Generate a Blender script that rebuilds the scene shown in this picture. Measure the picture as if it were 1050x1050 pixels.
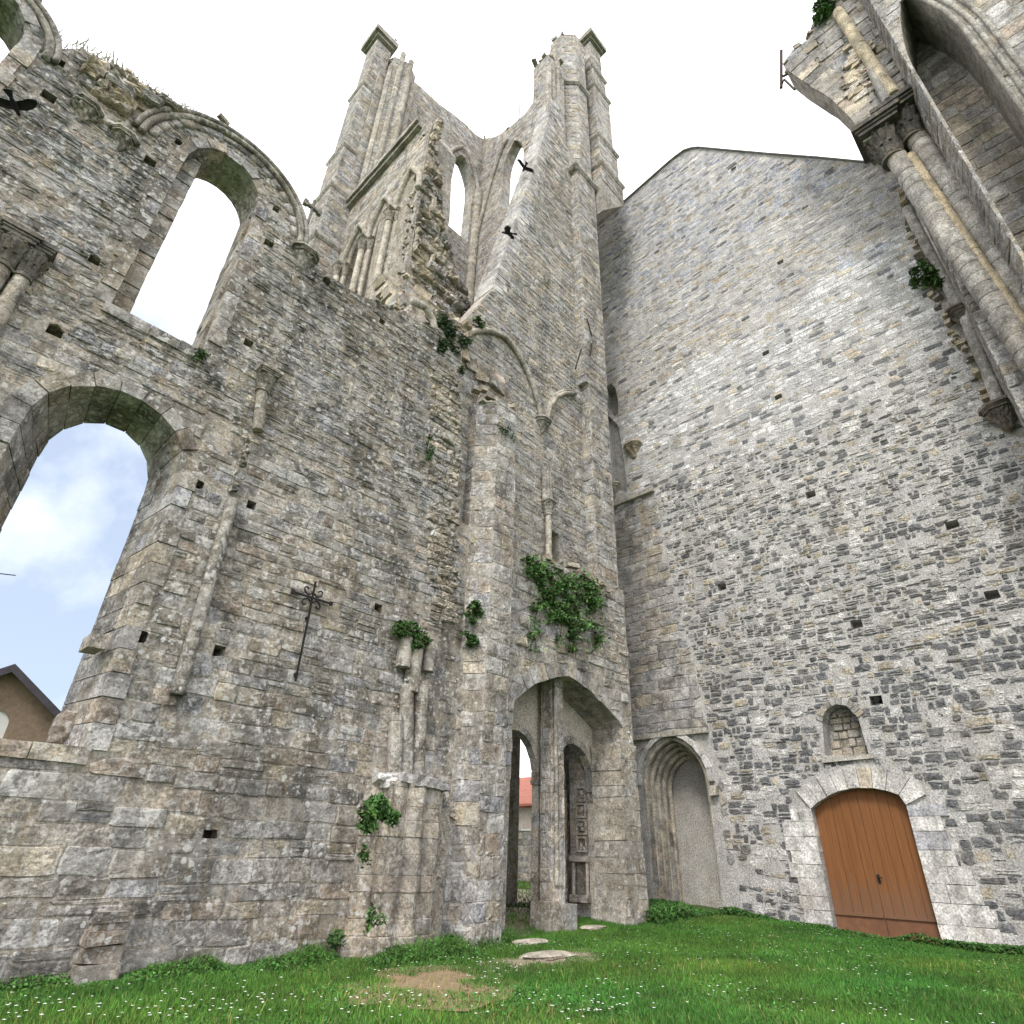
import bpy, math
import numpy as np
from mathutils import Vector, Matrix
from mathutils.geometry import tessellate_polygon

scene = bpy.context.scene
for o in list(bpy.data.objects):
    bpy.data.objects.remove(o)
C = scene.collection
rng = np.random.default_rng(7)
R = math.radians

# ------------------------------------------------------------------ survey
# camera solved from the vanishing points of the walls (world: X along the nave
# wall, Y towards it, Z up, metres; eye at 1.6 m above the lawn)
FOC, PP, EYE = 620.0, 525.0, 1.6
CX = np.array([0.69267437, 0.37375028, 0.61685731])
CY = np.array([-0.72067935, 0.32462967, 0.61256579])
CZ = np.cross(CX, CY)
CX, CY, CZ = (v / np.linalg.norm(v) for v in (CX, CY, CZ))
M3 = np.stack([CX, CY, CZ])
ORG = np.array([0.0, 0.0, EYE])
def ray(x, y): return M3 @ np.array([x - PP, y - PP, FOC])
def onY(x, y, Y):
    r = ray(x, y); p = ORG + r * (Y / r[1]); return (p[0], p[2])
def onX(x, y, X):
    r = ray(x, y); p = ORG + r * (X / r[0]); return (p[1], p[2])
def onZ(x, y, z):
    r = ray(x, y); p = ORG + r * ((z - EYE) / r[2]); return (p[0], p[1])
def PY(pts, Y): return [onY(x, y, Y) for x, y in pts]
def PX(pts, X): return [onX(x, y, X) for x, y in pts]

cam = bpy.data.cameras.new('camera')
cam.sensor_width = 36; cam.lens = FOC / 1050 * 36; cam.clip_end = 2000; cam.clip_start = 0.1
co = bpy.data.objects.new('camera', cam); C.objects.link(co)
rm = M3 @ np.diag([1.0, -1.0, -1.0])
co.matrix_world = Matrix.Translation(ORG) @ Matrix([list(r) for r in rm]).to_4x4()
scene.camera = co

# ------------------------------------------------------------------ sky and sun
SUN_DIR = np.array([-0.85, -0.36, 1.0]); SUN_DIR /= np.linalg.norm(SUN_DIR)
world = bpy.data.worlds.new('World'); scene.world = world; world.use_nodes = True
wn, wl = world.node_tree.nodes, world.node_tree.links
wn.clear()
def N(nodes, t, **kw):
    n = nodes.new(t)
    for k, v in kw.items():
        if k in n.inputs: n.inputs[k].default_value = v
        else: setattr(n, k, v)
    return n
w_out = N(wn, 'ShaderNodeOutputWorld'); w_bg = N(wn, 'ShaderNodeBackground'); w_bg.inputs[1].default_value = 0.1
sky = N(wn, 'ShaderNodeTexSky'); sky.sky_type = 'NISHITA'; sky.sun_disc = False
sky.sun_elevation = math.asin(SUN_DIR[2]); sky.sun_rotation = math.atan2(SUN_DIR[0], SUN_DIR[1])
tc = N(wn, 'ShaderNodeTexCoord')
nz = N(wn, 'ShaderNodeTexNoise', Scale=4.2, Detail=7.0, Roughness=0.55)
wl.new(tc.outputs['Generated'], nz.inputs['Vector'])
d0 = ray(95, 630); d0 /= np.linalg.norm(d0)          # the break in the clouds, low in the north-west
dot = N(wn, 'ShaderNodeVectorMath', operation='DOT_PRODUCT'); dot.inputs[1].default_value = list(d0)
wl.new(tc.outputs['Generated'], dot.inputs[0])
gap = N(wn, 'ShaderNodeMapRange'); gap.inputs[1].default_value = 0.80; gap.inputs[2].default_value = 0.995
gap.inputs[3].default_value = 0.0; gap.inputs[4].default_value = 0.44
wl.new(dot.outputs['Value'], gap.inputs[0])
sub = N(wn, 'ShaderNodeMath', operation='SUBTRACT'); wl.new(nz.outputs[0], sub.inputs[0]); wl.new(gap.outputs[0], sub.inputs[1])
cov = N(wn, 'ShaderNodeMapRange'); cov.inputs[1].default_value = 0.05; cov.inputs[2].default_value = 0.42
wl.new(sub.outputs[0], cov.inputs[0])
mixw = N(wn, 'ShaderNodeMix', data_type='RGBA'); 
blue = N(wn, 'ShaderNodeMix', data_type='RGBA'); blue.inputs[0].default_value = 0.8
wl.new(sky.outputs[0], blue.inputs[6]); blue.inputs[7].default_value = (2.75, 3.2, 4.0, 1)
thin = N(wn, 'ShaderNodeMapRange'); thin.inputs[1].default_value = 0; thin.inputs[2].default_value = .44; thin.inputs[3].default_value = 1.0; thin.inputs[4].default_value = .5; wl.new(gap.outputs[0], thin.inputs[0])
mulc = N(wn, 'ShaderNodeMath', operation='MULTIPLY'); wl.new(cov.outputs[0], mulc.inputs[0]); wl.new(thin.outputs[0], mulc.inputs[1]); wl.new(mulc.outputs[0], mixw.inputs[0]); wl.new(blue.outputs[2], mixw.inputs[6]); mixw.inputs[7].default_value = (9.9, 9.8, 10.3, 1)
wl.new(mixw.outputs[2], w_bg.inputs[0]); wl.new(w_bg.outputs[0], w_out.inputs[0])

sl = bpy.data.lights.new('sun', 'SUN'); sl.energy = 1.1; sl.angle = R(14); sl.color = (1, 0.95, 0.87)
so = bpy.data.objects.new('sun', sl); C.objects.link(so)
so.rotation_euler = Vector(SUN_DIR).to_track_quat('Z', 'Y').to_euler()
scene.view_settings.view_transform = 'Standard'; scene.view_settings.look = 'None'
scene.view_settings.exposure = 1.3; scene.view_settings.gamma = 1

# ------------------------------------------------------------------ materials
def new_mat(name):
    m = bpy.data.materials.new(name); m.use_nodes = True
    return m, m.node_tree.nodes, m.node_tree.links, m.node_tree.nodes['Principled BSDF']
def stone_mat(name, spots=0.5, stain=0.5, bump=0.5, warm=0.25, grain=22.0, mott=1.0):
    m, n, l, b = new_mat(name)
    b.inputs['Roughness'].default_value = 0.93; b.inputs['Specular IOR Level'].default_value = 0.2
    at = N(n, 'ShaderNodeAttribute', attribute_name='Col'); t = N(n, 'ShaderNodeTexCoord')
    def noise(sc, det, ro=0.6, vec=None):
        x = N(n, 'ShaderNodeTexNoise', Scale=sc, Detail=det, Roughness=ro)
        l.new(vec or t.outputs['Object'], x.inputs['Vector']); return x.outputs[0]
    def rngm(src, a, c, lo, hi):
        x = N(n, 'ShaderNodeMapRange'); x.inputs[1].default_value = a; x.inputs[2].default_value = c
        x.inputs[3].default_value = lo; x.inputs[4].default_value = hi; l.new(src, x.inputs[0]); return x.outputs[0]
    def mix(fac, a, c, bt='MIX'):
        x = N(n, 'ShaderNodeMix', data_type='RGBA', blend_type=bt)
        if isinstance(fac, float): x.inputs[0].default_value = fac
        else: l.new(fac, x.inputs[0])
        for s, v in ((6, a), (7, c)):
            if isinstance(v, tuple): x.inputs[s].default_value = (*v, 1)
            else: l.new(v, x.inputs[s])
        return x.outputs[2]
    big = noise(0.42, 5); mid = noise(2.6, 7, 0.65); fine = noise(grain, 6, 0.7)
    col = at.outputs['Color']
    g = N(n, 'ShaderNodeMath', operation='MULTIPLY'); l.new(rngm(mid, 0.36, 0.64, 1 - .4 * mott, 1 + .4 * mott), g.inputs[0]); l.new(rngm(fine, 0.36, 0.64, 0.48, 1.52), g.inputs[1])
    vm = N(n, 'ShaderNodeVectorMath', operation='SCALE'); l.new(col, vm.inputs[0]); l.new(g.outputs[0], vm.inputs['Scale'])
    col = vm.outputs[0]
    col = mix(rngm(big, 0.46, 0.72, 0.0, warm), col, (0.40, 0.31, 0.20), 'MIX')
    # grey-black algae and run-off streaks
    mp = N(n, 'ShaderNodeMapping'); mp.inputs['Scale'].default_value = (1.3, 1.3, 0.22); l.new(t.outputs['Object'], mp.inputs[0])
    st = noise(0.85, 6, 0.62, mp.outputs[0])
    col = mix(rngm(st, 0.47, 0.62, 0.0, 0.72 * stain), col, (0.06, 0.056, 0.049))
    st2 = noise(3.5, 8, 0.75)
    col = mix(rngm(st2, 0.49, 0.60, 0.0, 0.72 * stain), col, (0.058, 0.056, 0.053))
    # pale lichen
    sp = noise(8.5, 6, 0.68)
    clu = noise(0.75, 4); spc = N(n, 'ShaderNodeMath', operation='MULTIPLY'); l.new(rngm(sp, 0.53, 0.60, 0.0, 0.9 * spots), spc.inputs[0]); l.new(rngm(clu, 0.40, 0.60, 0.25, 1.0), spc.inputs[1])
    col = mix(spc.outputs[0], col, (0.60, 0.59, 0.565))
    sp2 = noise(1.7, 8, 0.7)
    col = mix(rngm(sp2, 0.50, 0.64, 0.0, 0.6 * spots), col, (0.43, 0.42, 0.40))
    # ochre lichen
    oc = noise(4.3, 6, 0.7, mp.outputs[0])
    col = mix(rngm(oc, 0.56, 0.68, 0.0, 0.32), col, (0.32, 0.23, 0.10))
    # olive-brown algae bloom in broad drifts
    br = noise(0.9, 7, 0.68)
    col = mix(rngm(br, 0.52, 0.66, 0.0, 0.5 * stain), col, (0.12, 0.10, 0.068))
    # round crusts of white lichen
    vo = N(n, 'ShaderNodeTexVoronoi', Scale=7.5); vo.inputs['Randomness'].default_value = 1.0
    wv = N(n, 'ShaderNodeVectorMath', operation='ADD'); wn_ = N(n, 'ShaderNodeTexNoise', Scale=9.0, Detail=3.0); l.new(t.outputs['Object'], wn_.inputs['Vector'])
    sc_ = N(n, 'ShaderNodeVectorMath', operation='SCALE'); sc_.inputs['Scale'].default_value = .12; l.new(wn_.outputs['Color'], sc_.inputs[0]); l.new(t.outputs['Object'], wv.inputs[0]); l.new(sc_.outputs[0], wv.inputs[1]); l.new(wv.outputs[0], vo.inputs['Vector'])
    sepv = N(n, 'ShaderNodeSeparateColor'); l.new(vo.outputs['Color'], sepv.inputs[0])
    rad = rngm(sepv.outputs[0], 0.45, 1.0, 0.0, 0.42)
    df = N(n, 'ShaderNodeMath', operation='SUBTRACT'); l.new(rad, df.inputs[0]); l.new(vo.outputs['Distance'], df.inputs[1])
    col = mix(rngm(df.outputs[0], 0.0, 0.07, 0.0, 0.8 * spots), col, (0.58, 0.575, 0.55))
    l.new(col, b.inputs['Base Color'])
    ad = N(n, 'ShaderNodeMath', operation='MULTIPLY_ADD'); l.new(mid, ad.inputs[0]); ad.inputs[1].default_value = 1.4; l.new(fine, ad.inputs[2])
    bp = N(n, 'ShaderNodeBump', Strength=bump, Distance=0.05); l.new(ad.outputs[0], bp.inputs['Height']); l.new(bp.outputs[0], b.inputs['Normal'])
    return m
def plain_mat(name, col, rough=0.8, var=0.25, sc=8.0, bump=0.15, metal=0.0, stretch=(1, 1, 1), usecol=False):
    m, n, l, b = new_mat(name)
    b.inputs['Roughness'].default_value = rough; b.inputs['Metallic'].default_value = metal
    b.inputs['Specular IOR Level'].default_value = 0.3
    t = N(n, 'ShaderNodeTexCoord'); mp = N(n, 'ShaderNodeMapping'); mp.inputs['Scale'].default_value = stretch
    l.new(t.outputs['Object'], mp.inputs[0])
    x = N(n, 'ShaderNodeTexNoise', Scale=sc, Detail=6.0, Roughness=0.65); l.new(mp.outputs[0], x.inputs['Vector'])
    mr = N(n, 'ShaderNodeMapRange'); mr.inputs[1].default_value = 0.25; mr.inputs[2].default_value = 0.75
    mr.inputs[3].default_value = 1 - var; mr.inputs[4].default_value = 1 + var; l.new(x.outputs[0], mr.inputs[0])
    vm = N(n, 'ShaderNodeVectorMath', operation='SCALE'); l.new(mr.outputs[0], vm.inputs['Scale'])
    if usecol:
        at = N(n, 'ShaderNodeAttribute', attribute_name='Col'); l.new(at.outputs['Color'], vm.inputs[0])
    else: vm.inputs[0].default_value = col
    l.new(vm.outputs[0], b.inputs['Base Color'])
    bp = N(n, 'ShaderNodeBump', Strength=bump, Distance=0.02); l.new(x.outputs[0], bp.inputs['Height']); l.new(bp.outputs[0], b.inputs['Normal'])
    return m
def door_mat():
    m = plain_mat('brown_door_boards', (0.2, 0.082, 0.027), 0.6, 0.3, 3.0, 0.2, 0, (1, 11, 0.35)); n, l = m.node_tree.nodes, m.node_tree.links; b = n['Principled BSDF']
    src = b.inputs['Base Color'].links[0].from_socket; t = N(n, 'ShaderNodeTexCoord'); se = N(n, 'ShaderNodeSeparateXYZ'); l.new(t.outputs['Object'], se.inputs[0])
    nz_ = N(n, 'ShaderNodeTexNoise', Scale=5.0, Detail=5.0); l.new(t.outputs['Object'], nz_.inputs['Vector']); ad = N(n, 'ShaderNodeMath', operation='MULTIPLY_ADD'); l.new(nz_.outputs[0], ad.inputs[0]); ad.inputs[1].default_value = 1.3; l.new(se.outputs[2], ad.inputs[2])
    mr = N(n, 'ShaderNodeMapRange'); mr.inputs[1].default_value = .9; mr.inputs[2].default_value = 2.1; mr.inputs[3].default_value = .7; mr.inputs[4].default_value = 0; l.new(ad.outputs[0], mr.inputs[0])
    mx = N(n, 'ShaderNodeMix', data_type='RGBA'); l.new(mr.outputs[0], mx.inputs[0]); l.new(src, mx.inputs[6]); mx.inputs[7].default_value = (.16, .10, .07, 1); l.new(mx.outputs[2], b.inputs['Base Color']); return m
MAT = {
    'nave': stone_mat('weathered_nave_stone', spots=0.8, stain=0.9, bump=0.6, warm=0.32),
    'tower': stone_mat('tower_limestone', spots=0.65, stain=0.55, bump=0.5, warm=0.3),
    'rubble': stone_mat('gable_rubble_stone', spots=0.28, stain=0.22, bump=0.6, warm=0.10, mott=0.5),
    'pier': stone_mat('pier_ashlar', spots=0.25, stain=0.55, bump=0.45, warm=0.18),
    'clean': stone_mat('repaired_pale_stone', spots=0.35, stain=0.25, bump=0.3, warm=0.1),
    'dark': stone_mat('sooty_carved_stone', spots=0.1, stain=0.8, bump=0.6, warm=0.1),
    'plaster': stone_mat('old_plaster', spots=0.08, stain=0.12, bump=0.12, warm=0.15, mott=0.35),
    'door': door_mat(),
    'door_rail': plain_mat('worn_door_foot', (0.18, 0.085, 0.045), 0.7, 0.25, 6.0, 0.1),
    'iron': plain_mat('black_wrought_iron', (0.018, 0.016, 0.016), 0.6, 0.3, 20, 0.1, 0.3),
    'bird': plain_mat('black_feathers', (0.012, 0.012, 0.015), 0.7, 0.3, 20, 0.1),
    'leaf': plain_mat('wall_plant_leaves', (0.05, 0.11, 0.03), 0.7, 0.3, 6, 0.0, usecol=True),
    'grass': plain_mat('lawn_blades', (0.06, 0.14, 0.03), 0.75, 0.3, 1.2, 0.0, usecol=True),
    'render': plain_mat('brown_house_render', (0.25, 0.185, 0.135), 0.95, 0.3, 6, 0.3),
    'white': plain_mat('white_paint', (0.75, 0.75, 0.72), 0.6, 0.06, 4, 0.02),
    'tile': plain_mat('red_roof_tiles', (0.33, 0.13, 0.09), 0.9, 0.35, 5, 0.3),
    'slate': plain_mat('dark_slate', (0.07, 0.065, 0.075), 0.8, 0.3, 5, 0.2),
    'metal': plain_mat('rusty_metal', (0.06, 0.04, 0.035), 0.7, 0.3, 20, 0.1, 0.5),
    'glass': plain_mat('dark_window_glass', (0.03, 0.035, 0.04), 0.1, 0.1, 2, 0.0),
}

# ------------------------------------------------------------------ mesh builder
def hashn(i):
    i = (i.astype(np.int64) * 374761393 + 668265263) & 0x7fffffff
    i = ((i ^ (i >> 13)) * 1274126177) & 0x7fffffff
    return ((i ^ (i >> 16)) & 0xffff) / 65535.0
def vnoise(p):
    p = np.asarray(p, float); f0 = np.floor(p); t = p - f0; t = t * t * (3 - 2 * t); f0 = f0.astype(np.int64)
    out = np.zeros(len(p))
    for dx in (0, 1):
        for dy in (0, 1):
            for dz in (0, 1):
                w = (t[:, 0] if dx else 1 - t[:, 0]) * (t[:, 1] if dy else 1 - t[:, 1]) * (t[:, 2] if dz else 1 - t[:, 2])
                out += w * hashn((f0[:, 0] + dx) + 57 * (f0[:, 1] + dy) + 8191 * (f0[:, 2] + dz))
    return out

class MB:
    def __init__(s): s.v = []; s.f = []; s.c = []; s.n = 0
    def add(s, v, faces, col):
        v = np.asarray(v, float).reshape(-1, 3); k = len(v)
        c = np.asarray(col, float)
        if c.ndim == 1: c = np.tile(c[:3], (k, 1))
        s.v.append(v); s.c.append(c)
        for f in faces:
            f = np.asarray(f, np.int64)
            if len(f): s.f.append(f + s.n)
        s.n += k
    def hexa(s, p, col):                                 # 8 points: ring of 4, then ring of 4
        s.add(p, [[[0, 1, 2, 3], [7, 6, 5, 4], [0, 4, 5, 1], [1, 5, 6, 2], [2, 6, 7, 3], [3, 7, 4, 0]]], col)
    def box(s, lo, hi, col, jit=0.0):
        x0, y0, z0 = lo; x1, y1, z1 = hi
        p = np.array([[x0, y0, z0], [x1, y0, z0], [x1, y1, z0], [x0, y1, z0], [x0, y0, z1], [x1, y0, z1], [x1, y1, z1], [x0, y1, z1]])
        s.hexa(p + rng.uniform(-jit, jit, p.shape), col)
    def loft(s, rings, col, cap=True, closed=True):      # list of equal rings of points
        rings = np.asarray(rings, float); m, k = rings.shape[:2]
        fs = []
        kk = k if closed else k - 1
        i = np.arange(m - 1)[:, None] * k; j = np.arange(kk)[None, :]; j2 = (j + 1) % k
        q = np.stack([i + j, i + j2, i + k + j2, i + k + j], -1).reshape(-1, 4); fs.append(q)
        cc = np.asarray(col, float)
        if cc.ndim == 2: cc = np.repeat(cc, k, 0)
        v = rings.reshape(-1, 3)
        if cap and closed:
            c0, c1 = rings[0].mean(0), rings[-1].mean(0); b = m * k
            v = np.vstack([v, c0, c1]); a = np.arange(k); a2 = (a + 1) % k
            fs.append(np.stack([a2, a, np.full(k, b)], -1)); fs.append(np.stack([(m - 1) * k + a, (m - 1) * k + a2, np.full(k, b + 1)], -1))
            if cc.ndim == 2: cc = np.vstack([cc, cc[0], cc[-1]])
        s.add(v, fs, cc)
    def tube(s, path, r, col, seg=10):
        path = np.asarray(path, float); n = len(path); rr = np.broadcast_to(np.asarray(r, float), (n,))
        tan = np.gradient(path, axis=0); tan /= np.linalg.norm(tan, axis=1)[:, None] + 1e-9
        ref = np.array([0, 0, 1.0]) if abs(tan[:, 2]).mean() < 0.8 else np.array([1.0, 0, 0])
        a = np.cross(tan, ref); a /= np.linalg.norm(a, axis=1)[:, None] + 1e-9; b = np.cross(tan, a)
        th = np.linspace(0, 2 * np.pi, seg, endpoint=False)
        rings = path[:, None] + rr[:, None, None] * (np.cos(th)[None, :, None] * a[:, None] + np.sin(th)[None, :, None] * b[:, None])
        s.loft(rings, col)
    def build(s, name, mat, parent=None, smooth=False):
        me = bpy.data.meshes.new(name)
        if s.n:
            v = np.vstack(s.v); c = np.vstack(s.c)
            if parent is not None:
                q = parent
                while q is not None: v = v - np.array(q.location); q = q.parent
            me.vertices.add(len(v)); me.vertices.foreach_set('co', v.ravel())
            loops = np.concatenate([f.ravel() for f in s.f]); sizes = np.concatenate([np.full(len(f), f.shape[1]) for f in s.f])
            me.loops.add(len(loops)); me.loops.foreach_set('vertex_index', loops.astype(np.int32))
            me.polygons.add(len(sizes))
            me.polygons.foreach_set('loop_start', np.concatenate([[0], np.cumsum(sizes)[:-1]]).astype(np.int32))
            me.polygons.foreach_set('use_smooth', np.full(len(sizes), smooth))
            me.update(calc_edges=True); me.validate()
            ca = me.color_attributes.new('Col', 'FLOAT_COLOR', 'POINT')
            ca.data.foreach_set('color', np.hstack([np.clip(c, 0, 1), np.ones((len(c), 1))]).ravel())
        me.materials.append(MAT[mat] if isinstance(mat, str) else mat)
        o = bpy.data.objects.new(name, me); C.objects.link(o)
        if parent is not None: o.parent = parent
        return o

def thing(name, label, cat, loc=(0, 0, 0), group=None):
    o = bpy.data.objects.new(name, None); C.objects.link(o); o.location = loc; o.empty_display_size = 0.3
    o['label'] = label; o['category'] = cat; o['kind'] = 'thing'
    if group: o['group'] = group
    return o
def tag(o, label, cat, group=None):
    o['label'] = label; o['category'] = cat; o['kind'] = 'thing'
    if group: o['group'] = group
    return o
def structure(o): o['kind'] = 'structure'; return o
def stuff(o, label, cat): o['kind'] = 'stuff'; o['label'] = label; o['category'] = cat; return o

# frames: (u, v, d) -> world, d is outward from the face
class Frame:
    def __init__(s, o, u, n): s.o = np.array(o, float); s.u = np.array(u, float); s.n = np.array(n, float)
    def __call__(s, u, v, d):
        u, v, d = np.broadcast_arrays(np.asarray(u, float), np.asarray(v, float), np.asarray(d, float))
        return s.o + u[..., None] * s.u + v[..., None] * np.array([0, 0, 1.0]) + d[..., None] * s.n
def FY(Y): return Frame((0, Y, 0), (1, 0, 0), (0, -1, 0))
def FX(X): return Frame((X, 0, 0), (0, 1, 0), (-1, 0, 0))
def FE(a, b):
    a = np.array(a, float); b = np.array(b, float); L = np.linalg.norm(b - a); u = (b - a) / L
    return Frame((a[0], a[1], 0), (u[0], u[1], 0), (u[1], -u[0], 0)), L

def inside(poly, P):
    P = np.asarray(P, float); x, y = P[..., 0], P[..., 1]; r = np.zeros(x.shape, bool)
    q = np.asarray(poly, float); n = len(q)
    for i in range(n):
        x0, y0 = q[i]; x1, y1 = q[(i + 1) % n]
        if y0 == y1: continue
        c = ((y0 > y) != (y1 > y)) & (x < (x1 - x0) * (y - y0) / (y1 - y0) + x0)
        r ^= c
    return r

PAL = np.array([(.305, .28, .245), (.29, .28, .27), (.375, .33, .26), (.20, .188, .172), (.365, .355, .34), (.335, .28, .23), (.27, .27, .285)])
def tone(weights, bright=1.0, var=0.16):
    w = np.array(weights, float); w /= w.sum()
    def f(u, v):
        k = rng.choice(len(PAL), len(u), p=w); c = PAL[k] * (bright * (1 + rng.normal(0, var, (len(u), 1))))
        return np.clip(c, 0.03, 0.75)
    return f
T_NAVE = tone([3, 3, 2, 2.2, 2.4, 1.2, 1.5], 0.9, .22)
T_NAVEHI = tone([2, 3, 1, 2.4, 2, .8, 3], 0.92)
T_TOWER = tone([3, 3, 2, .5, 3, .6, 1], 1.08, .1)
T_WARM = tone([3, 1, 4, .6, 2, 1.5, 0], 1.08)
T_PIER = tone([3, 4, 1, 1, 2, .2, 1], 0.95, .1)
T_PALE = tone([0, 1, .1, 0, 4, 0, .5], 1.55, .06)
_tb = tone([3, 1, 3, 2, 1, 2, 0], 0.95, .25)
def T_BROKEN(u, v):
    c = _tb(u, v) * 1.2; k = rng.random(len(c)) < .4; c[k] = c[k] * .5 + np.array([.42, .34, .2]) * .5; return c
def T_GABLE(u, v):
    n = len(u); c = np.empty((n, 3))
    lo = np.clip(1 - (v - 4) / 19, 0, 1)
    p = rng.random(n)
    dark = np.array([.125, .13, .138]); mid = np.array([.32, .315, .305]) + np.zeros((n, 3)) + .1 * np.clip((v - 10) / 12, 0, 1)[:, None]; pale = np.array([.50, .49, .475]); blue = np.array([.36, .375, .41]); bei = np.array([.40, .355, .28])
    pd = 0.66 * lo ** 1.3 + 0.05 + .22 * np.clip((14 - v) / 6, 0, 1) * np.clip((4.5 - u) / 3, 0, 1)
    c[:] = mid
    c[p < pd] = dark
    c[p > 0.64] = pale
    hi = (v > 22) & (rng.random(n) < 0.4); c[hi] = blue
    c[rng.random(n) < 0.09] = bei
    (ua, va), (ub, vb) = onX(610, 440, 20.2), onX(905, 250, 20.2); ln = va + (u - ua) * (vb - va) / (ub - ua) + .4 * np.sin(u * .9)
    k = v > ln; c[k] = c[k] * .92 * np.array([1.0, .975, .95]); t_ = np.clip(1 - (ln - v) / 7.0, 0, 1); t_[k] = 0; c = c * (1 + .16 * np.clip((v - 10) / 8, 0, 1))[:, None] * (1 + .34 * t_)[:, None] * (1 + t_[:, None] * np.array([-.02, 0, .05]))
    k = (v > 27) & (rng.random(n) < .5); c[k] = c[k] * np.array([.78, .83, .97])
    return np.clip(c * (1 + rng.normal(0, .15, (n, 1))), .05, .7)

SQ = np.array([(1, -.82), (1, 0), (1, .82), (.88, 1), (0, 1), (-.88, 1), (-1, .82), (-1, 0), (-1, -.82), (-.88, -1), (0, -1), (.88, -1)])
ANG = np.arctan2(SQ[:, 1], SQ[:, 0])
def cells(u0, u1, v0, v1, h, w, hv=0.3, wv=0.45):
    out = []; v = v0
    while v < v1:
        hh = h(v) if callable(h) else h; ww = w(v) if callable(w) else w
        hh *= rng.uniform(1 - hv, 1 + hv)
        n = int((u1 - u0) / ww) + 2
        L = ww * rng.uniform(1 - wv, 1 + wv, n); e = u0 - rng.uniform(0, ww) + np.concatenate([[0], np.cumsum(L)])
        out.append(np.stack([e[:-1], e[1:], np.full(n, v), np.full(n, v + hh)], 1)); v += hh
    return np.vstack(out)
def stones(mb, fr, poly, holes, cel, col, gap=0.008, rnd=0.06, jit=0.03, depth=0.010, dvar=0.006, drop=0.0, wave=0.05, split=0.0, rough=0.007, bev=0.02, tilt=0.0, clamp=None, rim=0.8):
    cel = np.asarray(cel).copy()
    if clamp:
        cel[:, 0] = np.clip(cel[:, 0], clamp[0], clamp[1]); cel[:, 1] = np.clip(cel[:, 1], clamp[0], clamp[1])
        cel[:, 2] = np.clip(cel[:, 2], clamp[2], clamp[3]); cel[:, 3] = np.clip(cel[:, 3], clamp[2], clamp[3])
        cel = cel[((cel[:, 1] - cel[:, 0]) > .05) & ((cel[:, 3] - cel[:, 2]) > .05)]
    if split:                                             # some stones become two thin ones
        k = rng.random(len(cel)) < split; a = cel[k].copy(); b = cel[k].copy(); m = (a[:, 2] + a[:, 3]) / 2 + rng.uniform(-.15, .15, len(a)) * (a[:, 3] - a[:, 2])
        a[:, 3] = m; b[:, 2] = m; cel = np.vstack([cel[~k], a, b])
    if drop: cel = cel[rng.random(len(cel)) > drop]
    cu = (cel[:, 0] + cel[:, 1]) / 2; cv = (cel[:, 2] + cel[:, 3]) / 2
    hw = np.maximum((cel[:, 1] - cel[:, 0]) / 2 - gap, .02); hh = np.maximum((cel[:, 3] - cel[:, 2]) / 2 - gap, .02)
    cv = cv + wave * np.sin(cu * 0.7 + cv * .13) + wave * .6 * np.sin(cu * 1.9 + 2 + cv * .3) + tilt * cu
    ctr = np.stack([cu, cv], 1)
    ok = inside(poly, ctr) if not clamp else np.ones(len(ctr), bool)
    for h in holes: ok &= ~inside(h, ctr)
    cu, cv, hw, hh, ctr = cu[ok], cv[ok], hw[ok], hh[ok], ctr[ok]; n = len(cu)
    if n == 0: return
    K = 12
    circ = np.stack([np.cos(ANG), np.sin(ANG)], 1) * 1.04
    r = np.clip(rnd + rng.normal(0, .35 * rnd, (n, 1, 1)), 0, 1)
    base = SQ[None] * (1 - r) + circ[None] * r
    base = base * (1 + rng.normal(0, jit, (n, K, 1)))
    out = ctr[:, None] + base * np.stack([hw, hh], 1)[:, None]
    for it in range(0 if clamp else 7):                                   # pull corners back inside the wall outline
        bad = ~inside(poly, out)
        for h in holes: bad |= inside(h, out)
        if not bad.any(): break
        out[bad] = (out * 0.72 + ctr[:, None] * 0.28)[bad]
    d = depth + rng.normal(0, dvar, n)
    b = np.minimum(bev, 0.4 * np.minimum(hw, hh))
    s1 = 1 - (b / np.maximum(hw, hh) * .9)[:, None, None] ; s2 = np.full((n, 1, 1), .62)
    rings = []
    for sc, dd in ((1.0, -0.05 * np.ones(n)), (1.0, d * .55), (s1, d), (s2, d + rough)):
        uv = ctr[:, None] + (out - ctr[:, None]) * sc
        dj = dd[:, None] + (rng.normal(0, rough, (n, K)) if dd[0] != -0.05 else 0)
        rings.append(fr(uv[..., 0], uv[..., 1], dj))
    cen = fr(cu, cv, d + rough + rng.normal(0, rough, n))[:, None]
    V = np.concatenate(rings + [cen], 1); P = 4 * K + 1
    off = (np.arange(n) * P)[:, None, None]; j = np.arange(K); j2 = (j + 1) % K
    q = np.concatenate([np.stack([a * K + j, a * K + j2, (a + 1) * K + j2, (a + 1) * K + j], 1) for a in range(3)])
    t = np.stack([3 * K + j, 3 * K + j2, np.full(K, 4 * K)], 1)
    c = col(cu, cv)
    cc = np.repeat(c[:, None], P, 1); sm = rng.uniform(-.25, .75, (n, K, 1)).clip(0) * rim
    mort = np.array([.44, .42, .385])
    cc[:, K:2 * K] = cc[:, K:2 * K] * (1 - sm) + mort * sm; cc[:, 2 * K:3 * K] = cc[:, 2 * K:3 * K] * (1 - .6 * sm) + mort * .6 * sm
    cc[:, 3 * K:] *= rng.uniform(.86, 1.1, (n, K + 1, 1))
    mb.add(V.reshape(-1, 3), [(q[None] + off).reshape(-1, 4), (t[None] + off).reshape(-1, 3)], cc.reshape(-1, 3))

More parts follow.
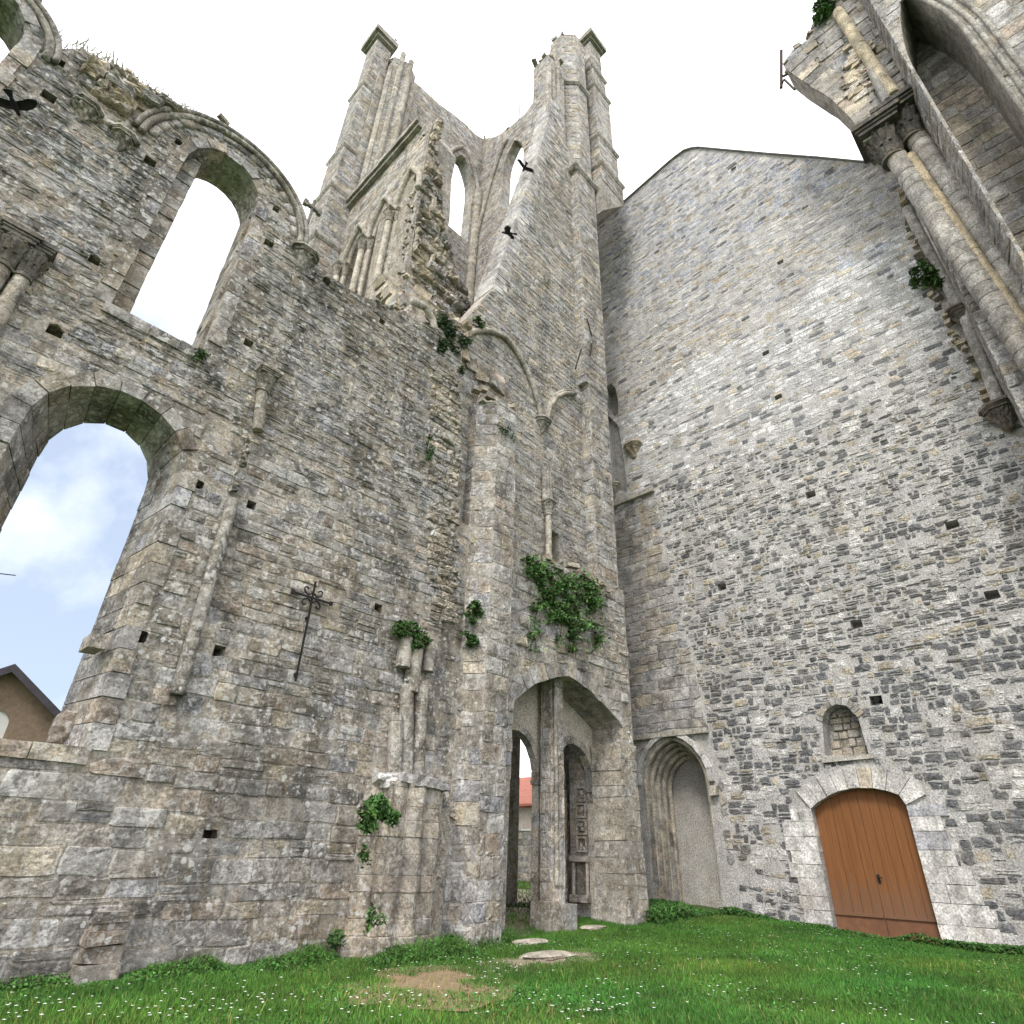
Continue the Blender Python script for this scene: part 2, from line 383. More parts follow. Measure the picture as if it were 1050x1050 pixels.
def ccw(p):
    p = [tuple(map(float, q)) for q in p]
    a = sum(p[i][0] * p[(i + 1) % len(p)][1] - p[(i + 1) % len(p)][0] * p[i][1] for i in range(len(p)))
    return p if a > 0 else p[::-1]
def wall(mb, fr, outline, thick, col, through=(), blind=()):
    """solid wall slab: front face at d=0, real openings, blind recesses (poly, depth)"""
    outl = ccw(outline); th = [ccw(h) for h in through]; bl = [(ccw(h), d) for h, d in blind]
    def sheet(loops, d):
        vs = [q for lp in loops for q in lp]
        tr = tessellate_polygon([[Vector((x, y, 0)) for x, y in lp] for lp in loops])
        a = np.array(vs); mb.add(fr(a[:, 0], a[:, 1], np.full(len(a), d)), [np.array([list(t) for t in tr])], col)
    sheet([outl] + th + [b[0] for b in bl], 0.0); sheet([outl] + th, -thick)
    def side(lp, d):
        a = np.array(lp); k = len(a); p0 = fr(a[:, 0], a[:, 1], np.zeros(k)); p1 = fr(a[:, 0], a[:, 1], np.full(k, -d))
        i = np.arange(k); j = (i + 1) % k
        mb.add(np.vstack([p0, p1]), [np.stack([i, j, k + j, k + i], 1)], col)
    side(outl, thick)
    for h in th: side(h, thick)
    for h, d in bl: side(h, d); sheet([h], -d)
def resample(path, n):
    p = np.asarray(path, float); s = np.concatenate([[0], np.cumsum(np.linalg.norm(np.diff(p, axis=0), axis=1))]); t = np.linspace(0, s[-1], n)
    return np.stack([np.interp(t, s, p[:, k]) for k in range(p.shape[1])], 1)
def plen(path): return float(np.linalg.norm(np.diff(np.asarray(path, float), axis=0), axis=1).sum())
def voussoirs(mb, fr, front, w, d0, d1, col, back=None, L=0.34, wj=0.2, gap=0.008, dj=0.012, splitd=1):
    """dressed blocks round an opening: ring of width w on the face, running back to d1"""
    if back is not None:
        lf, lb = resample(front, 40), resample(back, 40); lt = np.gradient(lf, axis=0); lt /= np.linalg.norm(lt, axis=1)[:, None]; ln = np.stack([lt[:, 1], -lt[:, 0]], 1)
        if ((lf - lf.mean(0)) * ln).sum() < 0: ln = -ln
        q0, q1, q2 = lf + ln * .025, lb + ln * .025, lf + ln * .3
        mb.loft([fr(q[:, 0], q[:, 1], np.full(40, d)) for q, d in ((q0, d0 - .03), (q1, d1 + .01), (q2, d1 + .01))], (.26, .24, .2), cap=False, closed=False)
    n = max(3, int(plen(front) / L)) + 1
    f = resample(front, n); b = resample(back if back is not None else front, n); cen = f.mean(0)
    f = np.array(f)
    tan = np.gradient(f, axis=0); tan /= np.linalg.norm(tan, axis=1)[:, None]; nrm = np.stack([tan[:, 1], -tan[:, 0]], 1)
    if ((f - cen) * nrm).sum() < 0: nrm = -nrm
    for i in range(n - 1):
        ww = w * (1 + rng.uniform(-wj, wj)); g = gap / max(plen(f[i:i + 2]), .05); dd = d0 + rng.normal(0, dj)
        t0, t1 = g, 1 - g
        A, B = f[i] * (1 - t0) + f[i + 1] * t0, f[i] * (1 - t1) + f[i + 1] * t1
        Ab, Bb = b[i] * (1 - t0) + b[i + 1] * t0, b[i] * (1 - t1) + b[i + 1] * t1
        nA, nB = nrm[i], nrm[i + 1]
        for q in range(splitd):
            e0, e1 = q / splitd + (0.01 if q else 0), (q + 1) / splitd
            P0, P1 = A * (1 - e0) + Ab * e0, B * (1 - e0) + Bb * e0; Q0, Q1 = A * (1 - e1) + Ab * e1, B * (1 - e1) + Bb * e1
            z0, z1 = dd * (1 - e0) + d1 * e0, dd * (1 - e1) + d1 * e1
            jj = rng.normal(0, .006)
            uv = np.array([P0 - nA * jj, P1 - nB * jj, P1 + nB * ww, P0 + nA * ww, Q0 - nA * jj, Q1 - nB * jj, Q1 + nB * ww, Q0 + nA * ww]); dz = np.array([z0] * 4 + [z1] * 4)
            mb.hexa(fr(uv[:, 0], uv[:, 1], dz), col(np.zeros(1), np.full(1, A[1]))[0])
def arc(cx, cz, r, a0=0, a1=180, n=14, ry=None):
    t = np.radians(np.linspace(a0, a1, n)); return [(cx + r * math.cos(x), cz + (ry or r) * math.sin(x)) for x in t]
def pointed(cx, spring, hw, rise, z0, n=9):
    """pointed-arch path: right foot, up, apex, down to left foot"""
    R_ = (hw * hw + rise * rise) / (2 * hw); a = math.atan2(rise, R_ - hw)
    r = [(cx + hw - R_ + R_ * math.cos(t), spring + R_ * math.sin(t)) for t in np.linspace(0, a, n)]
    l = [(2 * cx - x, z) for x, z in r[::-1][1:]]
    return [(cx + hw, z0)] + r + l + [(cx - hw, z0)]
def roundarch(cx, spring, hw, z0, n=13, rise=None): return [(cx + hw, z0)] + arc(cx, spring, hw, n=n, ry=rise) + [(cx - hw, z0)]
def frtube(mb, fr, path, d, r, col, seg=8):
    p = np.asarray(path, float); mb.tube(fr(p[:, 0], p[:, 1], np.full(len(p), d)), r, col, seg)
def prism(core, mb, plan, z0, z1, col, ccol, h=0.32, w=0.5, closed=False, **kw):
    """masonry-faced prism over a plan polygon (counter-clockwise from above)"""
    pl = np.array(plan, float); k = len(pl)
    core.loft([np.column_stack([pl, np.full(k, z)]) for z in (z0, z1)], ccol)
    for i in range(k if closed else k - 1):
        fr, L = FE(pl[i], pl[(i + 1) % k])
        if L < .08: continue
        kk = dict(kw); kk.update(wave=0, clamp=(-.012, L + .012, z0, z1), jit=min(kw.get('jit', .015), .03), gap=.005)
        stones(mb, fr, None, [], cells(0, L, z0, z1, h, min(w, L * .8 + .1)), col, **kk)
def column(mb, p0, p1, r, col, drum=0.6, seg=16, cj=0.12):
    p0, p1 = np.array(p0, float), np.array(p1, float); L = np.linalg.norm(p1 - p0); t = [0.0]
    while t[-1] < 1: t.append(min(1, t[-1] + drum * rng.uniform(.75, 1.3) / L))
    pts, rr, cc = [], [], []
    for a, b in zip(t[:-1], t[1:]):
        e = min(.012 / L, (b - a) * .2); c = np.asarray(col) * (1 + rng.normal(0, cj)); k = r * (1 + rng.normal(0, .008)); off = rng.normal(0, .004, 3)
        for s_, q in ((a, .95), (a + e, .99), (a + 2.5 * e, 1), (b - 2.5 * e, 1), (b - e, .99), (b, .95)):
            pts.append(p0 + (p1 - p0) * s_ + off); rr.append(k * q); cc.append(c)
    pts = np.array(pts); dirv = (p1 - p0) / L
    ref = np.array([1.0, 0, 0]) if abs(dirv[0]) < .8 else np.array([0, 1.0, 0]); a = np.cross(dirv, ref); a /= np.linalg.norm(a); b = np.cross(dirv, a)
    th = np.linspace(0, 2 * np.pi, seg, endpoint=False)
    rings = pts[:, None] + np.array(rr)[:, None, None] * (np.cos(th)[None, :, None] * a + np.sin(th)[None, :, None] * b)
    mb.loft(rings, np.array(cc))
def capital(mb, x, y, z, r, h, col, w=None, seg=32):
    """leafy bell with a moulded square abacus; z is the underside"""
    prof = [(0, 1.18), (.06, 1.22), (.1, 1.02), (.3, 1.1), (.5, 1.28), (.62, 1.5), (.7, 1.62), (.76, 1.42), (.8, 1.5)]
    th = np.linspace(0, 2 * np.pi, seg, endpoint=False); rings = []
    for t, k in prof:
        lob = 1 + (0.13 * np.cos(8 * th + (0 if t < .5 else .4)) if .2 < t < .74 else 0)
        rr = r * k * lob * np.ones(seg); rings.append(np.stack([x + rr * np.cos(th), y + rr * np.sin(th), np.full(seg, z + t * h)], 1))
    mb.loft(rings, col)
    if r * h > .03:                                        # two tiers of curled leaves
        for tier, (z0, z1, k0, k1) in enumerate(((.12, .42, 1.05, 1.42), (.40, .72, 1.2, 1.72))):
            for q in range(8):
                a = q * np.pi / 4 + tier * np.pi / 8; cs, sn = math.cos(a), math.sin(a); ws = r * .32; L = []
                for t, bul in ((0, 0), (.45, .04), (.8, .22), (1.0, .30), (.9, .42)):
                    rr = r * (k0 + (k1 - k0) * t * .8 + bul); zz = z + h * (z0 + (z1 - z0) * t); wd = ws * (1 - .5 * t)
                    L.append([(x + rr * cs - wd * sn, y + rr * sn + wd * cs, zz), (x + (rr + .05 * r) * cs, y + (rr + .05 * r) * sn, zz), (x + rr * cs + wd * sn, y + rr * sn - wd * cs, zz), (x + (rr - .2 * r) * cs, y + (rr - .2 * r) * sn, zz)])
                mb.loft(L, np.asarray(col) * (1 + rng.normal(0, .06)))
    w = w or r * 1.75; zz = z + .8 * h
    for dz, k in ((.07, .9), (.05, 1.0), (.10, 1.12)):
        mb.box((x - w * k, y - w * k, zz), (x + w * k, y + w * k, zz + dz * h * 1.2), np.asarray(col) * (1 + rng.normal(0, .06)), .006); zz += dz * h * 1.2
def crest(mb, path, thick, col, size=.3, up=.1, n=None, normal=None):
    """loose broken stones along a ruined wall head (3d path, wall thickness vector)"""
    p = np.asarray(path, float); tv = np.array(thick, float); n = n or int(plen(p) / size * 2.2); q = resample(p, n)
    for i in range(n):
        c = q[i] + tv * rng.uniform(0, 1) + rng.normal(0, .06, 3); s = size * rng.uniform(.4, 1.0)
        a = np.array([s, s * .8, s * .5]) * rng.uniform(.6, 1.1, 3) / 2; c[2] += rng.uniform(-.1, up)
        pts = np.array([[i_, j, k] for k in (-1, 1) for i_, j in ((-1, -1), (1, -1), (1, 1), (-1, 1))]) * a * rng.uniform(.75, 1.2, (8, 3))
        an = rng.uniform(-.5, .5); Rz = np.array([[math.cos(an), -math.sin(an), 0], [math.sin(an), math.cos(an), 0], [0, 0, 1]])
        mb.hexa(pts @ Rz.T + c, col(np.zeros(1), np.zeros(1))[0])

# ================================================================== GROUND
def gz(x, y):
    x = np.asarray(x, float); y = np.asarray(y, float)
    s = np.clip((x - 12) / 8, 0, 1) * np.clip((y - 5) / 7, 0, 1)
    p = np.stack([x * .5, y * .5, np.zeros_like(x)], -1).reshape(-1, 3)
    far = np.clip((np.hypot(x - 8, y - 6) - 26) / 10, 0, 1)
    return .33 * s + (.10 * (vnoise(p) - .5) + .03 * (vnoise(p * 4) - .5)).reshape(x.shape) * (1 - far)
gx = np.concatenate([[-400, -120, -50, -30], np.arange(-20, 40.01, .5), [55, 80, 150, 400]]); gy = np.concatenate([[-400, -120, -50, -30], np.arange(-20, 50.01, .5), [80, 150, 400]])
XX, YY = np.meshgrid(gx, gy, indexing='ij'); ZZ = gz(XX, YY)
mb = MB(); a, b = XX.shape; i = np.arange(a - 1)[:, None] * b; j = np.arange(b - 1)[None]
mb.add(np.stack([XX, YY, ZZ], -1).reshape(-1, 3), [np.stack([i + j, i + b + j, i + b + j + 1, i + j + 1], -1).reshape(-1, 4)], (.05, .1, .03))
m, n_, l_, b_ = new_mat('lawn_soil')
tcg = N(n_, 'ShaderNodeTexCoord'); x1 = N(n_, 'ShaderNodeTexNoise', Scale=0.7, Detail=6.0); x2 = N(n_, 'ShaderNodeTexNoise', Scale=9.0, Detail=6.0, Roughness=.7)
l_.new(tcg.outputs['Object'], x1.inputs['Vector']); l_.new(tcg.outputs['Object'], x2.inputs['Vector'])
rp = N(n_, 'ShaderNodeValToRGB'); rp.color_ramp.elements[0].position = .3; rp.color_ramp.elements[0].color = (.03, .075, .012, 1); rp.color_ramp.elements[1].position = .7; rp.color_ramp.elements[1].color = (.075, .13, .03, 1)
l_.new(x2.outputs[0], rp.inputs[0]); l_.new(rp.outputs[0], b_.inputs['Base Color']); b_.inputs['Roughness'].default_value = 1
bpn = N(n_, 'ShaderNodeBump', Strength=.6, Distance=.05); l_.new(x2.outputs[0], bpn.inputs['Height']); l_.new(bpn.outputs[0], b_.inputs['Normal'])
structure(mb.build('ground', m, smooth=True))

def ground_patch(name, ctrs, mat, lift, seg=40, ry=None):
    """an irregular thin sheet of bare ground laid on the lawn"""
    mb = MB()
    for cx, cy, rx, ry_, an in ctrs:
        th = np.linspace(0, 2 * np.pi, seg, endpoint=False)
        wob = 1 + .22 * (vnoise(np.stack([3 * np.cos(th) + cx, 3 * np.sin(th) + cy, np.zeros(seg)], 1)) - .5) * 2
        rings = []
        for s in (1, .75, .5, .25):
            X = rx * s * np.cos(th) * wob; Y = ry_ * s * np.sin(th) * wob
            px, py = cx + X * math.cos(an) - Y * math.sin(an), cy + X * math.sin(an) + Y * math.cos(an)
            rings.append(np.stack([px, py, gz(px, py) + lift], 1))
        mb.loft(rings, (.3, .22, .14), cap=False); k = len(rings) * seg
        mb.add(np.vstack([rings[-1], [[cx, cy, gz(np.array(cx), np.array(cy)) + lift]]]), [np.stack([np.arange(seg), (np.arange(seg) + 1) % seg, np.full(seg, seg)], 1)], (.3, .22, .14))
    return mb.build(name, mat, smooth=True)
dirt = [(*onZ(447, 1010, 0), 1.75, 1.15, .5)]
dirt_m = plain_mat('bare_dry_earth', (.25, .185, .11), .95, .35, 9, .5)
path_m = plain_mat('trodden_gravel', (.27, .225, .165), .95, .3, 14, .5)
structure(ground_patch('dirt_patch', dirt, dirt_m, .02))
pth = [(*onZ(528, 945, .05), 3.4, 1.3, .75), (*onZ(522, 925, .05), 2.6, 1.9, .9), (*onZ(560, 982, .05), 1.9, .6, .1)]
structure(ground_patch('gravel_path', pth, path_m, .02))
bare = dirt + pth

# ================================================================== NAVE WALL (left)
NY = 10.8
nave = thing('ruined_wall', 'long weathered grey nave wall with tall round-headed windows, on the left of the lawn', 'wall', (3.0, NY, 0))
fN = FY(NY)
top_px = [(30, 12), (40, 26), (52, 40), (62, 50), (85, 50), (105, 62), (120, 66), (140, 82), (152, 90), (170, 104), (190, 113), (225, 124), (250, 142), (275, 168), (298, 205), (310, 240), (320, 264), (332, 276), (345, 288), (370, 304), (385, 308), (400, 318), (418, 321), (432, 331)]
topN = PY(top_px, NY)
naveO = [(-8, -.4), (9.3, -.4), (9.3, 9.2), (8.5, 9.2), (8.5, 15.6)] + topN[::-1] + [(-2.9, 16.35), (-3.4, 16.5), (-4.4, 16.4), (-6, 16.6), (-8, 16.3)]
# openings: front edge / back edge (splayed)
lowF = roundarch(1.17, 7.4, 1.18, 2.75, rise=1.12); lowB = roundarch(1.25, 7.35, .84, 2.75, rise=1.04)
upF = roundarch(1.15, 14.7, .83, 10.1, rise=1.03); upB = roundarch(1.28, 15.25, .64, 10.1, rise=.74)
u2F = [(x - 4.69, z) for x, z in upF]; u2B = [(x - 4.69, z) for x, z in upB]
lo2F = [(x - 4.69, z) for x, z in lowF]; lo2B = [(x - 4.69, z) for x, z in lowB]
openings = [(lowF, lowB), (upF, upB), (u2F, u2B), (lo2F, lo2B)]
put_px = [(60, 63), (50, 99), (154, 166), (184, 147), (97, 267), (57, 339), (283, 215), (276, 250), (335, 289), (255, 352), (392, 330), (204, 497), (258, 518), (145, 653), (225, 668), (388, 624), (215, 860), (101, 657)]
puts = []
for q in put_px:
    u, v = onY(*q, NY); s = .10 + rng.uniform(-.02, .02)
    puts.append([(u - s, v - s), (u + s, v - s * .9), (u + s * .9, v + s), (u - s, v + s)])
core = MB(); core_c = (.30, .27, .225)
wall(core, fN, naveO, 1.0, core_c, through=[f for f, b in openings], blind=[(p, .5) for p in puts])
core.build('wall_core', 'nave', nave)
def grow(poly, w):
    p = np.array(ccw(poly)); t = np.roll(p, -1, 0) - np.roll(p, 1, 0); t /= np.linalg.norm(t, axis=1)[:, None] + 1e-9
    return [tuple(q) for q in p + w * np.stack([t[:, 1], -t[:, 0]], 1)]
ringholes = [grow(f, .27) for f, b in openings] + puts
mb = MB()
hN = lambda v: .32 - .12 * min(max((v - .8) / 5.0, 0), 1); wN = lambda v: .60 - .18 * min(max((v - .8) / 5, 0), 1)
lowpoly = [(-8, -.4), (9.3, -.4), (9.3, 9.0), (-8, 9.0)]
stones(mb, fN, naveO, ringholes + [[(-9, 8.9), (10, 8.9), (10, 20), (-9, 20)]], cells(-8, 9.3, -.3, 9.0, hN, wN, .3, .5), T_NAVE, gap=.010, rnd=.08, jit=.05, depth=.012, dvar=.009, rough=.0035, split=.12, drop=.03)
stones(mb, fN, naveO, ringholes + [[(-9, -1), (10, -1), (10, 8.9), (-9, 8.9)]], cells(-8, 8.6, 8.95, 17, .185, .38, .3, .5), T_NAVEHI, gap=.007, rnd=.1, jit=.06, depth=.008, dvar=.008, rough=.008, split=.14, drop=.06)
mb.build('masonry', 'nave', nave)
for k, (f, b) in enumerate(openings):
    mb = MB()
    if k in (1, 2):
        voussoirs(mb, fN, f, 0.26, .035, -.34, T_NAVE, L=.36); voussoirs(mb, fN, b, .34, -.28, -1.01, T_WARM, L=.3, splitd=2, wj=0)
    else: voussoirs(mb, fN, f, 0.26, .035, -1.01, T_NAVE, back=b, L=.36, splitd=3)
    z0 = f[0][1]; uu0, uu1 = min(q[0] for q in f) - .1, max(q[0] for q in f) + .1
    x = uu0
    while x < uu1:
        L = rng.uniform(.5, .9); p = fN(np.array([x, min(x + L, uu1)]), np.array([z0, z0]), np.zeros(2))
        mb.box((p[0][0] + .006, NY - .05, z0 - .2), (p[1][0] - .006, NY + 1.0, z0 + .012 + rng.uniform(-.01, .02)), T_NAVE(np.zeros(1), np.zeros(1))[0], .008); x += L
    mb.build('window_surround', 'nave', nave)
# second order and hood moulds of the upper windows
for cx, cz, r in ((1.27, 14.58, 1.82), (-3.5, 14.7, 1.2)):
    mb = MB(); p = arc(cx, cz, r, -2, 182, 40)
    frtube(mb, fN, p, .04, .075, (.30, .275, .23), 8); frtube(mb, fN, arc(cx, cz, r + .13, 0, 180, 40), .07, .06, (.25, .235, .21), 8)
    voussoirs(mb, fN, arc(cx, cz, r - .26, 3, 177, 24), .16, .03, -.2, T_NAVE, L=.3)
    mb.build('hood_mould', 'nave', nave, smooth=True)
def corbel(mb, fr, u, v, s, col):
    """carved corbel: tapering leafy bell under a moulded half-octagon abacus, built against the wall"""
    col = np.array(col); th = np.linspace(0, np.pi, 15)
    rings = []
    for z, r in ((-.62, .05), (-.5, .16), (-.36, .2), (-.2, .27), (-.02, .38), (.08, .46), (.13, .40), (.16, .42)):
        lob = 1 + (.16 * np.sin(7 * th + z * 9) if -.4 < z < .12 else 0) + rng.normal(0, .03, 15); rr = r * s * lob
        rings.append(fr(u + rr * np.cos(th), np.full(15, v + z * s), rr * np.sin(th) - .02))
    mb.loft(rings, col * .85)
    for z0, z1, r in ((.16, .24, .46), (.24, .29, .5), (.29, .40, .56)):
        pts = np.array([(-1, -.1), (-1, .45), (-.5, .95), (.5, .95), (1, .45), (1, -.1)]) * r * s * (1 + rng.normal(0, .03, (6, 1)))
        mb.loft([fr(u + pts[:, 0], np.full(6, v + z * s), pts[:, 1]) for z in (z0, z1)], col * (1 + rng.normal(0, .07)))
for q, s in (((86, 116), .5), ((124, 146), .5), ((310, 267), .62)):
    mb = MB(); corbel(mb, fN, *onY(*q, NY), s, (.27, .245, .2)); mb.build('corbel', 'nave', nave)
# broken vault springer: rough rubble band between the two upper windows
mb = MB(); pl = PY([(86, 60), (70, 105), (90, 125), (128, 135), (150, 118), (190, 120), (150, 92), (120, 70)], NY)
stones(mb, FY(NY - .05), pl, [], cells(-2.2, .4, 13, 17, .22, .38), T_BROKEN, gap=.0, rnd=.3, jit=.14, depth=.05, dvar=.06, rough=.03)
mb.build('broken_springer', 'nave', nave)
# clustered shafts with a capital at the left edge
cu, cv = onY(20, 262, NY); cu -= .1
for dx, r in ((-.29, .12), (0, .15), (.29, .12)):
    mb = MB(); column(mb, (cu + dx, NY - .12, 8.35), (cu + dx, NY - .12, cv - .5), r, (.36, .33, .28), .45); mb.build('colonnette', 'nave', nave, smooth=True)
for dx, r in ((-.29, .12), (0, .15), (.29, .12)):
    mb = MB(); capital(mb, cu + dx, NY - .12, cv - .52, r, .75, (.17, .155, .14), w=r * 1.7); mb.build('capital', 'dark', nave)
# small capital with a shaft stump, and the long shaft below it
u1, v1 = onY(272, 386, NY); mb = MB(); capital(mb, u1, NY - .1, v1 - .5, .12, .52, (.27, .25, .21)); mb.build('capital', 'nave', nave)
u0, v0 = onY(262, 444, NY); mb = MB(); column(mb, (u0, NY - .1, v0), (u1, NY - .1, v1 - .48), .11, (.33, .30, .25), .5); mb.build('colonnette', 'nave', nave, smooth=True)
uA, vA = onY(237, 514, NY); uB, vB = onY(181, 706, NY)
mb = MB(); column(mb, (uB, NY - .09, vB), (uA, NY - .09, vA), .11, (.33, .31, .27), .9)
mb.box((uB - .1, NY - .2, vB - .12), (uB + .12, NY, vB + .02), (.16, .15, .13), .02)
mb.build('colonnette', 'nave', nave, smooth=True)
# scar of the lost shaft between them
mb = MB(); pl = PY([(250, 450), (262, 452), (243, 505), (233, 505)], NY); stones(mb, FY(NY - .01), pl, [], cells(2.9, 3.7, 7, 10, .2, .2), tone([1, 0, 0, 3, 0, 0, 0], .8), depth=.05, dvar=.03, rough=.02); mb.build('shaft_scar', 'nave', nave)
# moulded base stub at the foot of the wall
u, v = onY(104, 935, NY); mb = MB()
for z0, z1, w, d in ((-.3, .22, .26, .30), (.23, .42, .23, .24), (.43, .58, .24, .27), (.59, .66, .19, .2), (.67, .73, .22, .24), (.735, .79, .2, .21)):
    mb.box((u + .1 - w, NY - d, z0), (u + .1 + w, NY + .05, z1), T_WARM(np.zeros(1), np.zeros(1))[0] * .9, .018)
mb.build('column_base', 'nave', nave)
# broken cluster pier: stump with mouldings, three shafts and a broken head
stump = MB(); uL, _ = onY(362, 900, NY); uR, _ = onY(440, 900, NY); uc = (uL + uR) / 2; hwid = (uR - uL) / 2
th = np.linspace(np.pi, 2 * np.pi, 61)
lob = 1 + .17 * np.abs(np.sin(th * 5)) - .09 + .04 * np.sign(np.sin(th * 10))
z = -.3; 
while z < 2.75:
    h = rng.uniform(.22, .42); sc = 1.12 if z < .25 else (1.0 + rng.normal(0, .012)); zt = min(z + h, 2.78)
    er = 1 + .03 * (vnoise(np.stack([np.cos(th) * 5, np.sin(th) * 5, np.full(61, z * 3)], 1)) - .5)
    rad = hwid * sc * lob * er
    cc = (T_WARM(np.zeros(1), np.zeros(1))[0] + np.array([.33, .30, .25])) * .5
    ring = lambda zz, k: np.vstack([np.stack([uc + rad * k * np.cos(th), NY + .1 + .82 * rad * k * np.sin(th), np.full(61, zz)], 1)])
    stump.loft([ring(z + .001, .99), ring(z + .012, 1), ring(zt - .012, 1), ring(zt - .001, .99)], cc); z = zt
for q in range(46):
    t = rng.uniform(np.pi, 2 * np.pi); r = rng.uniform(.2, 1.02) * hwid; c = np.array([uc + r * math.cos(t), NY + .1 + .82 * r * math.sin(t), 2.8 + rng.uniform(-.06, .07)]); s = rng.uniform(.1, .22)
    stump.box(c - [s, s * .7, .09], c + [s, s * .7, .07], T_PALE(np.zeros(1), np.zeros(1))[0] * .85, .035)
stump.build('pier_stump', 'nave', nave)
for a_, b_2, r in (((402, 792), (403, 735), .15), ((414, 795), (414, 703), .15), ((425, 795), (429, 700), .16)):
    ua, va = onY(*a_, NY); ub, vb = onY(*b_2, NY); mb = MB(); column(mb, (ua, NY - .1, 2.75), (ub, NY - .1, vb), r, (.28, .26, .225), .5)
    crest(mb, [(ub - .1, NY - .15, vb), (ub + .1, NY - .1, vb)], (0, .1, 0), T_BROKEN, .2, n=5); mb.build('colonnette', 'nave', nave, smooth=False)
for dx, a_, b_2, r in ((-.1, (411, 686), (413, 655), .16), (.22, (421, 712), (424, 655), .17), (.5, (437, 690), (438, 660), .13)):
    ub, vb = onY(*b_2, NY); ua, va = onY(*a_, NY); mb = MB(); column(mb, (ub, NY - .12, va), (ub, NY - .12, vb), r, (.27, .25, .21), .5); mb.build('colonnette', 'nave', nave)
# crumbling head of the wall
mb = MB(); p3 = [(x, NY - .05, z) for x, z in topN]
crest(mb, p3, (0, 1.2, 0), T_BROKEN, .26, .12); mb.build('broken_wall_head', 'nave', nave)

# ================================================================== TOWER
tower = thing('ruined_tower', 'tall roofless grey stone bell tower with broken east corner, behind the nave wall', 'tower', (12.5, 16, 0))
tc_core = (.33, .305, .265)
# -- portal block at the foot
PYB = 10.8; fP = FY(PYB)
portF = PY([(517, 965), (523, 800), (525, 720), (545, 703), (566, 695), (583, 693), (604, 708), (622, 726), (637, 743), (640, 800), (643, 880), (640, 960)], PYB)
portF[0] = (portF[0][0], -.4); portF[-1] = (portF[-1][0], -.4)
blkO = [(9.3, -.4), portF[0]] + portF[1:-1] + [portF[-1], (16.4, -.4), (16.4, 9.6)] + PY([(600, 592), (580, 585), (560, 575), (545, 570), (530, 568)], PYB) + [(9.3, 9.2)]
core = MB(); wall(core, fP, blkO, 1.1, tc_core)
core.build('wall_core', 'tower', tower)
mb = MB(); stones(mb, fP, blkO, [grow(portF[1:-1] + [(15.6, 0), (11, 0)], .02)], cells(9.3, 16.4, -.3, 10, .34, .62), T_TOWER, rnd=.1, gap=.01, dvar=.02, rough=.012)
mb.build('masonry', 'tower', tower)
mb = MB(); voussoirs(mb, fP, portF[1:-1], .38, .04, -1.1, T_TOWER, L=.3, splitd=2); mb.build('portal_arch', 'tower', tower)
# jagged lower jamb stones on the right
mb = MB()
z = -.3
while z < 4.6:
    h = rng.uniform(.26, .42); k = max(0, 1 - z / 3.2)
    for x0, x1 in ((15.62, 16.0), (16.0, 16.42)):
        a = rng.uniform(0, .012 + .07 * k * k); e = rng.uniform(0, .02 + .14 * k) if x1 > 16.2 else -.008; x0 += rng.uniform(-.02, .04) if x1 > 16.2 else 0
        mb.box((x0, PYB - .03 - a, z), (x1 + e, PYB + 1.02 if x0 < 15.9 else PYB + .5, z + h - .006), (T_WARM(np.zeros(1), np.zeros(1))[0] + 2 * np.array([.35, .32, .27])) / 3, .022)
    z += h
mb.build('broken_jamb', 'tower', tower)
# -- back wall of the porch with its two arched openings
PB = 11.9; fB = FY(PB)
_xl = onY(545, 850, 12.12)[0]; opL = roundarch(_xl - 1.0, 3.45, 1.0, -.4, rise=1.15); opR = roundarch(14.86, 3.45, .92, -.4, rise=1.1)
bO = [(9.5, -.4), (opL[-1][0], -.4)] + opL[::-1][1:-1] + [(opL[0][0], -.4), (opR[-1][0], -.4)] + opR[::-1][1:-1] + [(opR[0][0], -.4), (16.4, -.4), (16.4, 8.2), (9.5, 8.2)]
core = MB(); wall(core, fB, bO, .22, (.46, .42, .36)); core.build('porch_wall', 'plaster', tower)
for op in (opL, opR):
    mb = MB(); voussoirs(mb, fB, op, .2, .03, -.23, T_WARM, L=.33); z = onY(553, 797, PB)[1]
    for s, x in ((1, op[0][0]), (-1, op[-1][0])): mb.box((x - .04 - (s > 0) * .02, PB - .06, 3.3), (x + .22 * s + (.02 if s > 0 else -.02) if s > 0 else x + .04, PB + .24, 3.42), (.3, .28, .24), .01)
    mb.build('doorway_arch', 'tower', tower)
# trumeau pillar
pil = MB(); pcore = MB()
pu0, pu1 = onY(556, 850, 11.66)[0], onY(581, 850, 11.2)[0]; pc = (pu0 + pu1) / 2; ph = (pu1 - pu0) / 2
prism(pcore, pil, [(pc - ph, 11.72), (pc - ph, 11.36), (pc - ph * .45, 11.2), (pc + ph * .5, 11.2), (pc + ph, 11.3), (pc + ph, 11.72)], -.3, 6.4, tone([2, 1, 4, 0, 4, .5, 0], 1.25, .08), tc_core, .42, .5, rnd=.04)
o = pil.build('pillar', 'tower', tower); pcore.build('pillar_core', 'tower', o)
mb = MB(); column(mb, (pc - ph * .8, 11.22, 1.0), (pc - ph * .8, 11.22, 6.2), .06, (.4, .37, .31), .6, 10); mb.build('colonnette', 'tower', tower, smooth=True)
mb = MB(); mb.box((pc - ph - .3, 11.15, -.2), (pc - ph + .12, 11.6, .66), (.31, .285, .24), .03); mb.box((pc + ph * .2, 11.0, -.2), (pc + ph + .12, 11.6, .62), (.24, .24, .235), .02); mb.build('pillar_base', 'tower', tower)
